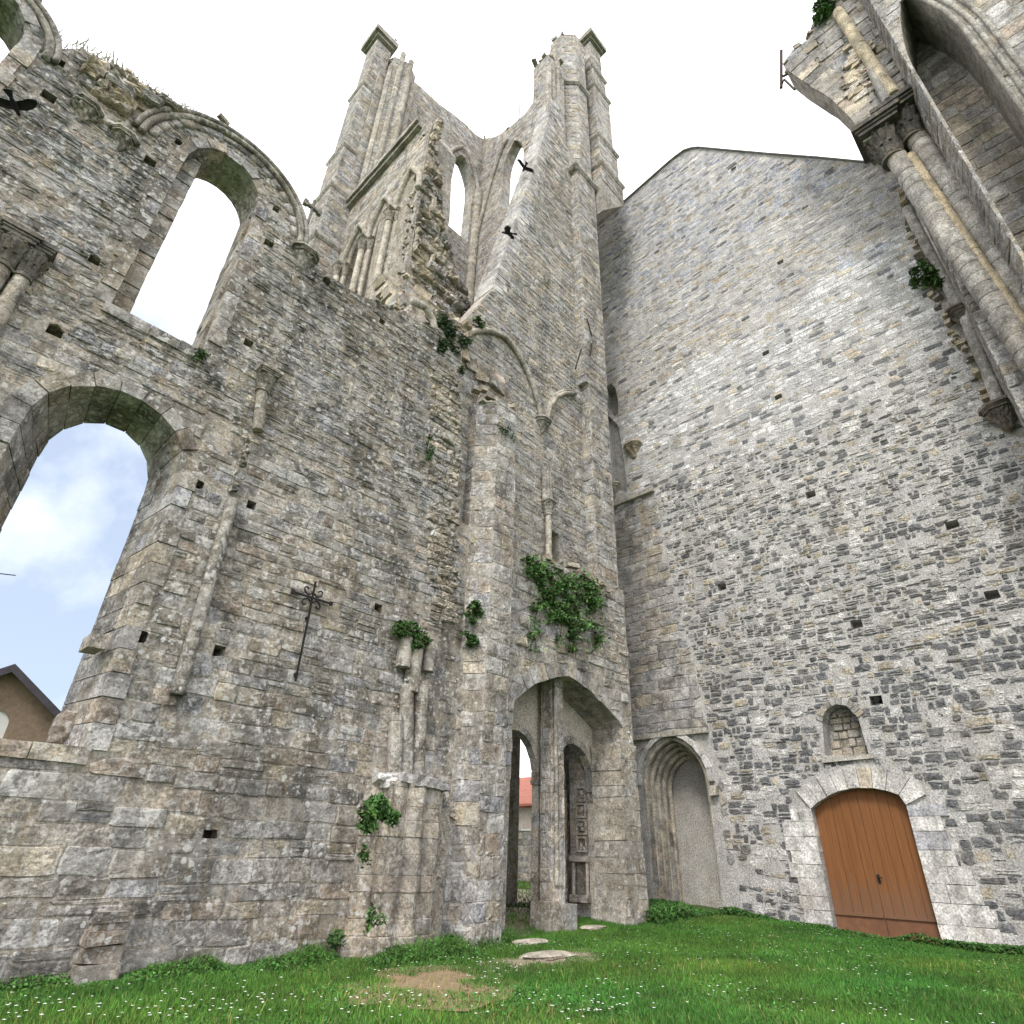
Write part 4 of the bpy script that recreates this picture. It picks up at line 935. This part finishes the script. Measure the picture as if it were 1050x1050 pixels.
# pale patches of new stone and the remains of a respond at the right
resp = MB(); F2 = FX(GX - .25)
edge = PX([(925, 205), (943, 262), (965, 312), (990, 365), (1012, 405), (1025, 432), (1062, 440), (1062, 205)], GX)
wall(resp, FX(GX - .12), edge, .2, (.36, .34, .3)); stones(resp, FX(GX - .12), edge, [], cells(-6, 3, 10, 26, .42, .6), T_PIER, rnd=.06, gap=.008)
o = resp.build('respond', 'pier', gable)
for a_, b_2, r in (((930, 214), (985, 318), .17), ((990, 326), (1024, 412), .17), ((941, 214), (1040, 412), .13)):
    (ya, za), (yb, zb) = onX(*a_, GX - .35), onX(*b_2, GX - .35); mb = MB(); column(mb, (GX - .35, yb, zb), (GX - .35, ya, za), r, (.36, .345, .315), .9, 12); mb.build('colonnette', 'pier', o, smooth=True)
for q, s in (((985, 322), .75), ((1027, 424), .9)):
    yq, zq = onX(*q, GX - .35); mb = MB(); corbel(mb, FX(GX - .2), yq, zq, s, (.2, .17, .14)); mb.build('corbel', 'dark', o)
mb = MB(); crest(mb, [(GX - .1, y, z) for y, z in edge[:6]], (-.2, 0, 0), T_BROKEN, .4, .1, n=46); mb.build('torn_edge', 'rubble', o)

# ================================================================== RIGHT-HAND PIER
pier = thing('ruined_pier', 'leaning stone pier with clustered shafts, dark capital and a broken arch springer, upper right', 'pier', (17, -3, 0))
mb, core = MB(), MB()
prism(core, mb, [(19.6, -.75), (17.6, -.75), (17.6, -1.7), (17.45, -1.76), (16.0, -2.02), (16.0, -2.06), (17.4, -2.08), (19.6, -2.08)], -.4, 37, T_PIER, (.3, .285, .25), .4, .7, rnd=.05, gap=.008, dvar=.006, depth=.02)
mb.build('masonry', 'pier', pier); core.build('wall_core', 'pier', pier)
fR = FX(16.0); nich = pointed(-2.82, 24.2, .74, 4.6, 8.0); nich = [(min(y, -2.09), z) for y, z in nich]
rO = [(-9, -.4), (-2.05, -.4), (-2.05, 37), (-9, 37)]
core = MB(); wall(core, fR, rO, 2.4, (.3, .285, .25), blind=[(nich, 2.1)]); core.build('wall_core', 'pier', pier)
mb = MB(); stones(mb, fR, rO, [grow(nich, .02)], cells(-9, -2.05, 0, 37, .5, .9), T_PIER, rnd=.04, gap=.008, dvar=.008, depth=.02); stones(mb, FX(18.1), grow(nich, .3), [], cells(-4.2, -1.6, 8, 30, .5, .8), T_PIER, rnd=.03, gap=.01, dvar=.006, depth=.03); mb.build('masonry', 'pier', pier)
mb = MB()
for k in range(3):
    p = [(min(y, -2.1 - .0), z) for y, z in pointed(-2.82, 24.2, .74 + .24 * k, 4.6 + .3 * k, 8)]; p = [q for q in p if q[0] < -2.9]
    frtube(mb, fR, p, .02 + .02 * k, .075, (.31, .295, .26), 8)
mb.build('niche_moulding', 'pier', pier, smooth=True)
PXX = 17.2
def pcol(a_, b_2, r, X=PXX, col=(.28, .268, .245), drum=.5, ext=True, name='shaft'):
    (ya, za), (yb, zb) = onX(*a_, X), onX(*b_2, X)
    if ext: k = (yb - ya) / (zb - za); yb, zb = ya + k * (0 - za), -.3
    mb = MB(); column(mb, (X, yb, zb), (X, ya, za), r, col, drum, 20); return mb.build(name, 'pier', pier, smooth=True)
pcol((919, 162), (1049, 354), .31); pcol((940, 142), (1036, 283), .31, 17.35); pcol((933, 160), (1040, 320), .16, 17.15, (.40, .33, .22), 1.0)
pcol((859, 12), (917, 98), .2, 16.72, (.40, .34, .235), 1.6, False); pcol((893, 70), (911, 104), .17, 16.72, (.3, .29, .27), .8, False)
# dark capitals
for q, r, h, X, w in (((919, 163), .31, 1.75, PXX, .68), ((940, 143), .31, 1.75, 17.35, .68)):
    yq, zq = onX(*q, X); mb = MB(); capital(mb, X, yq + .06, zq - .05, r, h, (.085, .078, .07), w=w); mb.build('capital', 'dark', pier)
# broken transverse arch springing over the nave
intr = [(886, 148), (881, 135), (869, 118), (851, 101), (836, 92), (820, 82), (806, 71)]
outr = [(803, 64), (812, 52), (829, 39), (832, 26), (838, 14), (846, -6), (870, -30), (905, 20), (925, 70), (932, 100), (915, 122)]
AX = 16.9; fA = FX(AX); aO = PX(intr + outr, AX)
core, mb = MB(), MB(); wall(core, FX(AX + .04), grow(aO, .03), .96, (.3, .275, .235)); stones(mb, fA, aO, [grow(PX(intr, AX) + PX([(870, 165)], AX), .0)], cells(-3, 3, 20, 40, .5, .8), T_PIER, rnd=.06, dvar=.03)
voussoirs(mb, FX(AX - .05), PX(intr, AX), .75, .03, -1.12, T_WARM, L=.55, wj=.1, splitd=2)
crest(mb, [(AX, y, z) for y, z in PX([(803, 66), (829, 39), (838, 14), (860, -5)], AX)], (.9, 0, 0), T_BROKEN, .5, .2, n=26)
for q in range(60):
    y, z = onX(rng.uniform(868, 892), rng.uniform(48, 100), AX); s = rng.uniform(.1, .25); mb.box((AX - .15, y - s, z - s * .6), (AX + .1, y + s, z + s * .6), T_BROKEN(np.zeros(1), np.zeros(1))[0], .05)
o = mb.build('arch_springer', 'pier', pier, smooth=False); core.build('springer_core', 'pier', o)

# ================================================================== SMALL THINGS
# iron cross on the nave wall
(cu0, cv0), (cu1, cv1) = onY(303, 700, NY), onY(322, 598, NY); um = onY(318, 614, NY)
cross = thing('iron_cross', 'slender black wrought-iron cross with scrolls, fixed upright to the nave wall', 'cross', (um[0], NY - .09, cv0))
mb = MB(); yx = NY - .09
mb.box((um[0] - .014, yx - .02, cv0), (um[0] + .014, yx + .02, cv1), (.02, .02, .02)); mb.build('upright', 'iron', cross)
mb = MB(); mb.box((um[0] - .42, yx - .022, um[1] - .016), (um[0] + .42, yx + .022, um[1] + .016), (.02, .02, .02))
for s in (-1, 1): mb.box((um[0] + s * .42 - .03, yx - .025, um[1] - .04), (um[0] + s * .42 + .03, yx + .025, um[1] + .04), (.02, .02, .02))
mb.build('crossbar', 'iron', cross)
for sx in (-1, 1):
    for sz in (-1, 1):
        mb = MB(); t = np.linspace(0, 1.75 * np.pi, 18); r = .10 * (1 - t / 9)
        mb.tube(np.stack([um[0] + sx * (.13 + r * np.cos(t + np.pi)), np.full(18, yx), um[1] + sz * (.13 + r * np.sin(t + np.pi * 1.1))], 1), .016, (.02, .02, .02), 6); mb.build('scroll', 'iron', cross)
mb = MB()
for z in (cv0 + .1, cv0 + 1.2): mb.box((um[0] - .03, yx, z), (um[0] + .03, NY + .03, z + .05), (.02, .02, .02))
mb.build('wall_bracket', 'iron', cross)

# boulder on the window sill
u, v = onY(68, 764, 11.5)
def boulder(c, r, name, mat, col, n=14):
    mb = MB(); th = np.linspace(0, 2 * np.pi, n, endpoint=False); rings = []
    for ph in np.linspace(-1.45, 1.45, 9):
        p = np.stack([np.cos(th) * math.cos(ph), np.sin(th) * math.cos(ph), np.full(n, math.sin(ph))], 1); p = np.sign(p) * np.abs(p) ** .75
        k = 1 + .35 * (vnoise(p * 2.2 + np.array(c)) - .5); rings.append(np.array(c) + p * k[:, None] * np.array(r))
    mb.loft(rings, col); return mb.build(name, mat, smooth=False)
tag(boulder((u, 11.55, v + .22), (.3, .3, .27), 'loose_block', 'nave', (.35, .285, .235)), 'rough pinkish stone block lying on the sill of the big lower window', 'stone block')
# stone slabs at the portal
for q, r, lab in (((561, 979), (.62, .3, .05), 'long flat pale stone slab sunk in the grass before the portal'), ((545, 966), (.5, .22, .05), 'small flat stone slab at the doorstep of the left portal opening'), ((608, 955), (.42, .2, .05), 'flat stone slab in the grass right of the portal pillar')):
    x, y = onZ(*q, .06); tag(boulder((x, y, float(gz(np.array(x), np.array(y))) + .04), r, 'stone_slab', 'clean', (.40, .36, .29), 18), lab, 'stone slab', 'flat stones before the portal')

# birds
def crow(loc, span, yaw, roll, pitch, label, flap=.25, perched=False):
    mb = MB(); s = span; c = (.012, .012, .015)
    prof = [(-.30, .005), (-.26, .022), (-.2, .045), (-.08, .075), (.05, .08), (.14, .06), (.19, .048), (.235, .05), (.27, .035), (.29, .014), (.35, .004)]
    th = np.linspace(0, 2 * np.pi, 12, endpoint=False); rings = [np.stack([np.full(12, x), r * np.cos(th), r * .95 * np.sin(th)], 1) for x, r in prof]; mb.loft(np.array(rings) * s, c)
    tail = np.array([(-.2, -.04), (-.42, -.10), (-.44, 0), (-.42, .10), (-.2, .04)]); mb.loft(np.array([[(x, y, z) for x, y in tail] for z in (-.008, .008)]) * s, c)
    for sd in (-1, 1):
        if perched: st = [(.06, .12, -.12, .02), (.075, .02, -.3, -.03), (.03, -.15, -.42, -.06)]
        else: st = [(.04, .14, -.12, 0), (.2, .17, -.13, flap * .16), (.34, .12, -.19, flap * .2), (.45, .02, -.2, flap * .14), (.52, -.1, -.18, flap * .05)]
        rings = [[(a, sd * y, z + .010), (a * .5 + b * .5, sd * y, z + .016), (b, sd * y, z), (a * .5 + b * .5, sd * y, z - .006)] for y, a, b, z in st]; mb.loft(np.array(rings) * s, c)
        if not perched:
            for k in range(5):                              # separate primary feathers
                y = .40 + .03 * k; x = -.16 + .02 * k; p = [(x + .1, sd * y, flap * .13), (x - .06, sd * (y + .07), flap * .10)]
                mb.tube(np.array(p) * s, [.014 * s, .005 * s], c, 5)
    o = mb.build('crow', 'bird', smooth=True); o.location = loc; o.rotation_euler = (roll, pitch, yaw); return tag(o, label, 'bird', 'crows round the tower')
def along(x, y, dist): r = ray(x, y); return ORG + r / np.linalg.norm(r) * dist
crow(along(15, 108, 13.0), .58, R(62), R(-18), R(-8), 'big black crow flying close in front of the upper nave wall, far left', .25)
crow(along(538, 172, 30), .8, R(60), R(25), R(-20), 'upper of two small black crows flying before the tower', .4)
crow(along(521, 239, 24.5), .8, R(130), R(-25), R(-15), 'lower of two small black crows flying before the tower', .4)
zt = 47.0; xx, yy = onZ(406, 42, 47.2); crow((xx, yy, 47.3), .55, R(30), 0, R(-50), 'tiny black crow perched on the broken top of the tower', perched=True)
# finial and thin rod
u, v = onY(320, 214, 14); fin = MB(); fin.tube([(u, 14, 15.0), (u, 14, v + .45)], .05, (.2, .19, .17), 8); fin.box((u - .28, 13.94, v), (u + .28, 14.06, v + .12), (.2, .19, .17)); fin.box((u - .09, 13.9, 12), (u + .09, 14.1, 16.6), (.2, .19, .17))
for s in (-.25, .25): fin.box((u + s - .07, 13.93, v - .06), (u + s + .07, 14.07, v + .18), (.2, .19, .17))
tag(fin.build('stone_finial', 'dark'), 'small stone cross finial standing behind the head of the nave wall', 'finial')
y, z = onX(527, 128, WX); mb = MB(); mb.tube([(WX + .5, y, z - 1.2), (WX + .5, y, onX(527, 100, WX)[1])], .035, (.05, .05, .05), 6); mb.tube([(WX + .5, y, z - 1.2), (WX + .5, y, z - .9)], .08, (.05, .05, .05), 6)
tag(mb.build('lightning_rod', 'metal'), 'thin upright metal rod on the broken head of the tower', 'rod')
# bracket at the broken arch
p0 = onX(806, 76, 17.1); p1 = onX(801, 90, 17.1); p2 = onX(801, 52, 17.1); p3 = onX(815, 92, 17.1)
mb = MB(); mb.tube([(17.1, *p1), (17.1, *p2)], .07, (.06, .05, .05), 6); mb.tube([(17.1, p0[0] - .4, p0[1] - .2), (17.1, p0[0] + .12, p0[1])], .06, (.06, .05, .05), 6)
mb.tube([(17.1, *p1), (17.1, p1[0] - .2, p1[1] + .4), (17.1, *p3)], .045, (.06, .05, .05), 6)
tag(mb.build('iron_bracket', 'metal'), 'rusty iron bracket sticking out from the tip of the broken arch', 'bracket')

# ------------------------------------------------------------------ plants
def leaves(mb, C_, N_, size, cols, tri=False):
    n = len(C_); N_ = N_ / (np.linalg.norm(N_, axis=1)[:, None] + 1e-9)
    a = np.cross(N_, rng.normal(0, 1, (n, 3))); a /= np.linalg.norm(a, axis=1)[:, None] + 1e-9; b = np.cross(N_, a); s = (size * rng.uniform(.6, 1.3, n))[:, None]
    V = np.stack([C_ - a * s, C_ + b * s * .42 + N_ * s * .12, C_ + a * s, C_ - b * s * .42 + N_ * s * .12], 1).reshape(-1, 3); o = np.arange(n)[:, None] * 4
    mb.add(V, [o + np.array([[0, 1, 2, 3]])], np.repeat(cols, 4, 0))
def greens(n, base=(.05, .105, .028), v=.3): return np.clip(np.array(base) * (1 + rng.normal(0, v, (n, 1))) * (1 + rng.normal(0, .12, (n, 3))), .005, .4)
PLANTS = []
def plant(px, Y, rx, rz, n, label, size=.07, base=(.05, .105, .028), plane='Y', name='wall_plant', depth=.25, droop=0.3, blobs=7):
    u, v = onY(*px, Y) if plane == 'Y' else onX(*px, Y)
    mb = MB(); bl = rng.normal(0, .45, (blobs, 2)); br = rng.uniform(.3, .6, blobs)
    k = rng.integers(0, blobs, n); d = rng.normal(0, 1, (n, 3)); d /= np.linalg.norm(d, axis=1)[:, None]; d *= (rng.random((n, 1)) ** .45)
    pu = u + (bl[k, 0] + d[:, 0] * br[k]) * rx; pv = v + (bl[k, 1] + d[:, 2] * br[k]) * rz - droop * rz * np.abs(bl[k, 0]) ; pd = np.abs(d[:, 1]) * depth + .03
    P = np.stack([pu, Y - pd, pv], 1) if plane == 'Y' else np.stack([Y - pd, pu, pv], 1)
    nn = rng.normal(0, .7, (n, 3)) + (np.array([0, -.5, .8]) if plane == 'Y' else np.array([-.5, 0, .8]))
    leaves(mb, P, nn, size, greens(n, base)); 
    root = (u, Y, v) if plane == 'Y' else (Y, u, v)
    for q in range(6):
        e = P[rng.integers(0, n)]; mb.tube([root, (np.array(root) + e) / 2 + [0, 0, .03], e], [.012, .008, .004], (.05, .06, .025), 4)
    return tag(mb.build(name, 'leaf'), label, 'plant', 'plants growing on the ruined walls')
plant((420, 651), NY - .1, .5, .26, 900, 'bushy green plant crowning the broken shafts above the pier stump')
plant((386, 832), NY - .75, .46, .3, 1100, 'leafy green tuft on the shoulder of the pier stump', base=(.055, .125, .03))
plant((484, 625), 10.7, .22, .26, 300, 'small upper tuft left of the big pilaster')
plant((480, 657), 10.7, .26, .16, 300, 'small lower tuft left of the big pilaster')
ivy = [(545, 582, .38, .3, 900), (556, 596, .45, .4, 1200), (580, 612, .6, .6, 2200), (605, 622, .5, .5, 1500), (575, 640, .5, .5, 1300), (600, 605, .5, .4, 1200), (565, 620, .5, .5, 1200), (608, 652, .3, .35, 600), (588, 662, .3, .3, 500), (549, 628, .22, .3, 350), (545, 655, .25, .35, 350), (590, 640, .4, .4, 700)]
mb = MB()
for x, y, rx, rz, n in ivy:
    u, v = onY(x, y, PYB - .05); d = rng.normal(0, .55, (n, 3)); w8 = np.clip(vnoise(np.stack([(u + d[:, 0] * rx) * 5, (v + d[:, 2] * rz) * 5, d[:, 0] * 0], 1)) * 2.0 - .62, 0, 1); d = d[rng.random(n) < w8]; n = len(d)
    P = np.stack([u + d[:, 0] * rx, PYB - .03 - np.abs(d[:, 1]) * .28, v + d[:, 2] * rz], 1); leaves(mb, P, rng.normal(0, .7, (n, 3)) + np.array([0, -.6, .6]), .075, greens(n, (.075, .15, .04), .45))
    for q in range(4):
        e = P[rng.integers(0, n)]; mb.tube([(u, PYB, v - rz), (u, PYB - .1, v), e], [.015, .01, .005], (.07, .055, .03), 4)
tag(mb.build('hanging_plant', 'leaf'), 'large trailing mat of dark green leaves hanging from the ledge above the portal', 'plant')
plant((457, 333), 10.85, .5, .75, 900, 'bluish green bush in the gap between the broken vault springers', base=(.05, .09, .04))
plant((458, 362), 10.9, .4, .45, 500, 'bush just below the gap between the broken springers', base=(.05, .09, .04))
plant((488, 331), 11.1, .25, .25, 200, 'small bush on top of the blind vault arch')
plant((478, 352), 11.1, .2, .25, 160, 'little plant under the crown of the blind vault arch')
plant((520, 447), 10.5, .4, .3, 180, 'thin weeds on the upper face of the big pilaster', size=.05)
plant((437, 463), NY - .03, .15, .35, 160, 'small weeds in the rubble scar high on the wall', size=.05)
plant((205, 366), NY - .04, .2, .13, 120, 'tiny plant under the sill of the upper window', size=.045)
plant((847, 12), 16.8, .5, .8, 700, 'green bush on the broken head of the right-hand arch', plane='X', size=.12)
plant((948, 284), GX - .35, .45, .7, 500, 'dark bush in the torn edge of the gable wall', plane='X', size=.11)
plant((370, 875), NY - .35, .12, .16, 90, 'tiny fern in a joint of the pier stump', size=.05)
plant((379, 940), NY - .8, .16, .2, 140, 'little fern at the foot of the pier stump', size=.05)
plant((342, 960), NY - .1, .16, .22, 150, 'weed growing in the wall foot left of the pier stump', size=.06)
plant((912, 45), 16.9, .12, .8, 120, 'moss and weeds on the strip beside the dark niche', plane='X', size=.06, depth=.1)
# dry grass tufts on the wall head
def tuft(px, Y, label, n=160, L=.42, spread=.6):
    u, v = onY(*px, Y); mb = MB(); b = np.stack([u + rng.uniform(-spread, spread, n), Y + rng.uniform(0, .7, n), v + rng.normal(0, .03, n)], 1); tip = b + np.stack([rng.normal(0, .14, n), rng.normal(0, .1, n), L * rng.uniform(.5, 1.2, n)], 1); w = np.array([.012, 0, 0])
    mb.add(np.stack([b - w, b + w, tip], 1).reshape(-1, 3), [np.arange(3 * n).reshape(-1, 3)], np.repeat(np.array([.22, .22, .15]) * (1 + rng.normal(0, .2, (n, 1))), 3, 0))
    return tag(mb.build('grass_tuft', 'leaf'), label, 'grass tuft', 'dry grass on the wall head')
tuft((75, 47), NY, 'green grass tuft on the wall head beside the far left window', 140)
tuft((112, 64), NY, 'dry bluish grass on the wall head, leftmost of the long row', 200)
tuft((140, 82), NY, 'dry grass on the wall head above the broken springer', 200)
tuft((175, 106), NY, 'dry grass on the wall head just left of the window hood', 200)
tuft((203, 116), NY, 'short dry grass on the crown of the window hood', 120, .3, .35)

# ------------------------------------------------------------------ lawn blades, undergrowth and daisies
def in_bare(x, y):
    r = np.zeros(x.shape, bool)
    for cx, cy, rx, ry, an in bare:
        dx, dy = x - cx, y - cy; a = dx * math.cos(an) + dy * math.sin(an); b = -dx * math.sin(an) + dy * math.cos(an); r |= ((a / rx) ** 2 + (b / ry) ** 2) < .02 + .95 * vnoise(np.stack([x * 3, y * 3, x * 0], 1)) * rng.uniform(.35, 1.0, x.shape)
    return r
def scatter(n, x0, x1, y0, y1): return rng.uniform(x0, x1, n), rng.uniform(y0, y1, n)
def blades(mb, x, y, L, w, base, lean=.35, v=.28):
    n = len(x); z = gz(x, y); b = np.stack([x, y, z - .01], 1); an = rng.uniform(0, 2 * np.pi, n); s = np.stack([np.cos(an), np.sin(an), 0 * an], 1) * (w * rng.uniform(.6, 1.3, n))[:, None]
    tip = b + np.stack([rng.normal(0, lean, n) * L, rng.normal(0, lean, n) * L, L * rng.uniform(.55, 1.2, n)], 1)
    patch = vnoise(np.stack([x * .9, y * .9, 0 * x], 1)); c = greens(n, base, v) * (.75 + .55 * patch)[:, None]; c[:, 0] *= (.8 + .7 * vnoise(np.stack([x * .5 + 9, y * .5, 0 * x], 1)))
    mb.add(np.stack([b - s, b + s, tip], 1).reshape(-1, 3), [np.arange(3 * n).reshape(-1, 3)], np.repeat(c, 3, 0))
mb = MB(); x, y = scatter(520000, -1, 20.1, 1.2, 12.3); front = (y < NY - .05) | ((x > 11) & (x < 15.8)) | (x > 16.5)
vis = (x * CX[2] + y * CY[2] > 6.0); k = front & vis & ~in_bare(x, y); x, y = x[k], y[k]
blades(mb, x, y, .075 * (0.7 + .7 * vnoise(np.stack([x * 1.3, y * 1.3, 0 * x], 1))), .008, (.06, .165, .024))
x, y = scatter(60000, 10, 30, 12.3, 34); blades(mb, x, y, .1 * np.ones(len(x)), .02, (.08, .17, .03))
x, y = scatter(30000, -1, 20, 1.2, 10.5); den = vnoise(np.stack([x * 1.1 + 3, y * 1.1 + 7, x * 0], 1)); k = (den > .56) & (x * CX[2] + y * CY[2] > 6) & ~in_bare(x, y); x, y = x[k], y[k]
leaves(mb, np.stack([x, y, gz(x, y) + rng.uniform(.02, .07, len(x))], 1), rng.normal(0, .45, (len(x), 3)) + np.array([0, 0, 1]), .028, greens(len(x), (.06, .16, .035), .25))
x, y = scatter(9000, -1, 20, 1.2, 10.5); den = vnoise(np.stack([x * .6 + 1, y * .6 + 2, x * 0], 1)); k = (den > .5) & (x * CX[2] + y * CY[2] > 6); x, y = x[k], y[k]; blades(mb, x, y, .13 * np.ones(len(x)), .007, (.17, .20, .06), .5)
stuff(mb.build('lawn_grass', 'grass'), 'short bright green mown grass covering the floor of the ruin', 'grass')
mb = MB(); n = 30000; x = rng.uniform(-1, 20, n); dd = np.abs(rng.normal(0, .22, n)); y = NY - .05 - dd
wide = vnoise(np.stack([x * .8, x * 0, x * 0], 1)); k = (dd < .12 + .55 * wide) & ((x < 11.0)) ; x, y, dd = x[k], y[k], dd[k]; near = (x > 7.0) & (x < 9.3); y[near] -= .75
hh = (.05 + .26 * vnoise(np.stack([x * 1.7, y * 2, x * 0], 1)) ** 1.5) * np.clip(1 - dd, .3, 1); z = gz(x, y) + rng.uniform(0, 1, len(x)) * hh
leaves(mb, np.stack([x, y, z], 1), rng.normal(0, .6, (len(x), 3)) + np.array([0, -.3, 1]), .034, greens(len(x), (.055, .14, .026), .4)); k = rng.random(len(x)) < .4; blades(mb, x[k], y[k], hh[k] * 1.5, .007, (.07, .17, .03), .4)
n = 14000; y = rng.uniform(-1, 10.4, n); dd = np.abs(rng.normal(0, .15, n)); x = GX - .08 - dd; k = ~((y > 4.8) & (y < 7.4) & (dd < .1)); x, y, dd = x[k], y[k], dd[k]
hh = .05 + .22 * vnoise(np.stack([y * 1.5, y * 0, y * 0], 1)) ** 2; z = gz(x, y) + rng.uniform(0, 1, len(x)) * hh; leaves(mb, np.stack([x, y, z], 1), rng.normal(0, .6, (len(x), 3)) + np.array([-.3, 0, 1]), .05, greens(len(x), (.05, .125, .024)))
n = 9000; x = rng.uniform(16.2, 20, n); y = rng.uniform(10.2, 12.9, n); hh = .04 + .32 * vnoise(np.stack([x * 1.1, y * 1.1, x * 0 + 3], 1)) ** 1.5; z = gz(x, y) + rng.random(n) * hh; leaves(mb, np.stack([x, y, z], 1), rng.normal(0, .6, (n, 3)) + np.array([-.2, -.2, 1]), .06, greens(n, (.045, .12, .022)))
stuff(mb.build('undergrowth', 'leaf'), 'low leafy weeds growing along the foot of the walls', 'weeds')
mb = MB(); x, y = scatter(5200, 1, 20, 2, NY - .2); den = vnoise(np.stack([x * .7 + 5, y * .7, 0 * x], 1)); k = (rng.random(len(x)) < np.clip((den - .35) * 1.6, .03, 1)) & ~in_bare(x, y) & (x * CX[2] + y * CY[2] > 6); k &= (x < 9) | (rng.random(len(x)) < .35); x, y = x[k], y[k]
c = np.stack([x, y, gz(x, y) + .07 + rng.uniform(-.02, .03, len(x))], 1); th = np.linspace(0, 2 * np.pi, 8, endpoint=False); n = len(x); rr = rng.uniform(.012, .021, n)
V = np.concatenate([c[:, None] + np.stack([rr[:, None] * np.cos(th), rr[:, None] * np.sin(th), np.full((n, 8), .004)], -1), c[:, None] + [0, 0, .008]], 1)
t = np.stack([np.arange(8), (np.arange(8) + 1) % 8, np.full(8, 8)], 1); mb.add(V.reshape(-1, 3), [(t[None] + (np.arange(n) * 9)[:, None, None]).reshape(-1, 3)], (.8, .8, .78))
stuff(mb.build('daisies', 'white'), 'countless tiny white daisies dotted over the lawn', 'daisies')

# ------------------------------------------------------------------ beyond the ruin
# brown rendered house seen through the big lower window
HY = 28.0; hp = PY([(-40, 720), (-8, 692), (12, 687), (62, 738)], HY)
apx, apz = onY(12, 686, HY); ex, ez = onY(64, 740, HY); sl_ = (apz - ez) / (ex - apx); hx1 = ex + .8; hx0 = 2 * apx - hx1; eave = apz - sl_ * (hx1 - apx)
house = thing('brown_house', 'brown rendered house gable with white verge boards, seen through the big lower window', 'house', (apx, HY, 0))
mb = MB(); win = roundarch(onY(-6, 740, HY)[0], onY(0, 742, HY)[1], .42, onY(0, 742, HY)[1] - .9); wc = onY(-6, 740, HY)[0]
wall(mb, FY(HY), [(hx0, -.4), (hx1, -.4), (hx1, eave), (apx, apz - .05), (hx0, eave)], .3, (.2, .14, .09), blind=[(win, .12)])
mb.box((hx0, HY + .3, -.4), (hx1, HY + 9, eave), (.2, .14, .09)); mb.build('wall', 'render', house)
mb = MB(); ov = .35
for s, xe in ((1, hx1 + ov), (-1, hx0 - ov)):
    ze = apz - sl_ * (abs(xe - apx)); mb.hexa([(apx, HY - .3, apz), (xe, HY - .3, ze), (xe, HY + 9.2, ze), (apx, HY + 9.2, apz), (apx, HY - .3, apz + .14), (xe, HY - .3, ze + .14), (xe, HY + 9.2, ze + .14), (apx, HY + 9.2, apz + .14)], (.1, .08, .08))
mb.build('roof', 'slate', house); mb = MB()
for s, xe in ((1, hx1 + ov), (-1, hx0 - ov)):
    ze = apz - sl_ * (abs(xe - apx)); mb.hexa([(apx, HY - .36, apz - .16), (xe, HY - .36, ze - .16), (xe, HY - .31, ze - .16), (apx, HY - .31, apz - .16), (apx, HY - .36, apz + .06), (xe, HY - .36, ze + .06), (xe, HY - .31, ze + .06), (apx, HY - .31, apz + .06)], (.6, .6, .6))
mb.build('verge_board', 'slate', house); mb = MB(); wall(mb, FY(HY + .06), grow(win, .02), .04, (.7, .7, .68)); mb.build('window', 'white', house)
# red-roofed house and garden wall beyond the portal
rx0, rz0 = onX(538, 840, 34); rc = rx0
red = thing('red_roofed_house', 'pale house with a red tiled roof glimpsed through the left portal opening', 'house', (34, rc, 0))
mb = MB(); mb.box((35, rc - 6, -.4), (43, rc + 6, 4.6), (.42, .38, .32)); mb.build('wall', 'plaster', red)
mb = MB(); ez_ = onX(538, 826, 34)[1]; tz = onX(538, 797, 38)[1]; mb.hexa([(34.2, rc - 6.3, ez_), (39, rc - 6.3, tz), (39, rc + 6.3, tz), (34.2, rc + 6.3, ez_), (34.2, rc - 6.3, ez_ + .15), (39, rc - 6.3, tz + .15), (39, rc + 6.3, tz + .15), (34.2, rc + 6.3, ez_ + .15)], (.4, .2, .15)); mb.box((39.02, rc - 6.2, 4), (39.2, rc + 6.2, tz), (.4, .36, .3)); mb.build('roof', 'tile', red)
mb = MB(); mb.box((34.93, rc - .6, 1.2), (35.0, rc + .4, 2.6), (.1, .1, .1)); mb.build('window', 'glass', red)
gw = thing('garden_wall', 'low pale garden wall with a white coping beyond the portal opening', 'wall', (30, rc, 0)); zt = onX(538, 850, 30)[1]
mb = MB(); wall(mb, FX(30), [(rc - 9, -.4), (rc + 9, -.4), (rc + 9, zt - .1), (rc - 9, zt - .1)], .3, (.36, .33, .28)); stones(mb, FX(30), [(rc - 9, -.4), (rc + 9, -.4), (rc + 9, zt - .1), (rc - 9, zt - .1)], [], cells(rc - 9, rc + 9, -.3, zt, .25, .4), T_WARM, rnd=.3); mb.build('masonry', 'clean', gw)
mb = MB(); mb.box((29.9, rc - 9, zt - .1), (30.4, rc + 9, zt), (.6, .58, .54)); mb.build('coping', 'clean', gw)
# telephone wire crossing the view of the lower window
mb = MB(); p = PY([(-60, 570), (0, 584), (16, 590)], 24); t = np.linspace(0, 1, 14)
mb.tube([(p[0][0] + (p[2][0] - p[0][0]) * q * 1.0, 24, p[0][1] + (p[2][1] - p[0][1]) * q - .12 * math.sin(math.pi * q)) for q in t], .018, (.03, .03, .03), 5)
tag(mb.build('overhead_wire', 'iron'), 'thin dark overhead wire crossing the sky in the big lower window', 'wire')
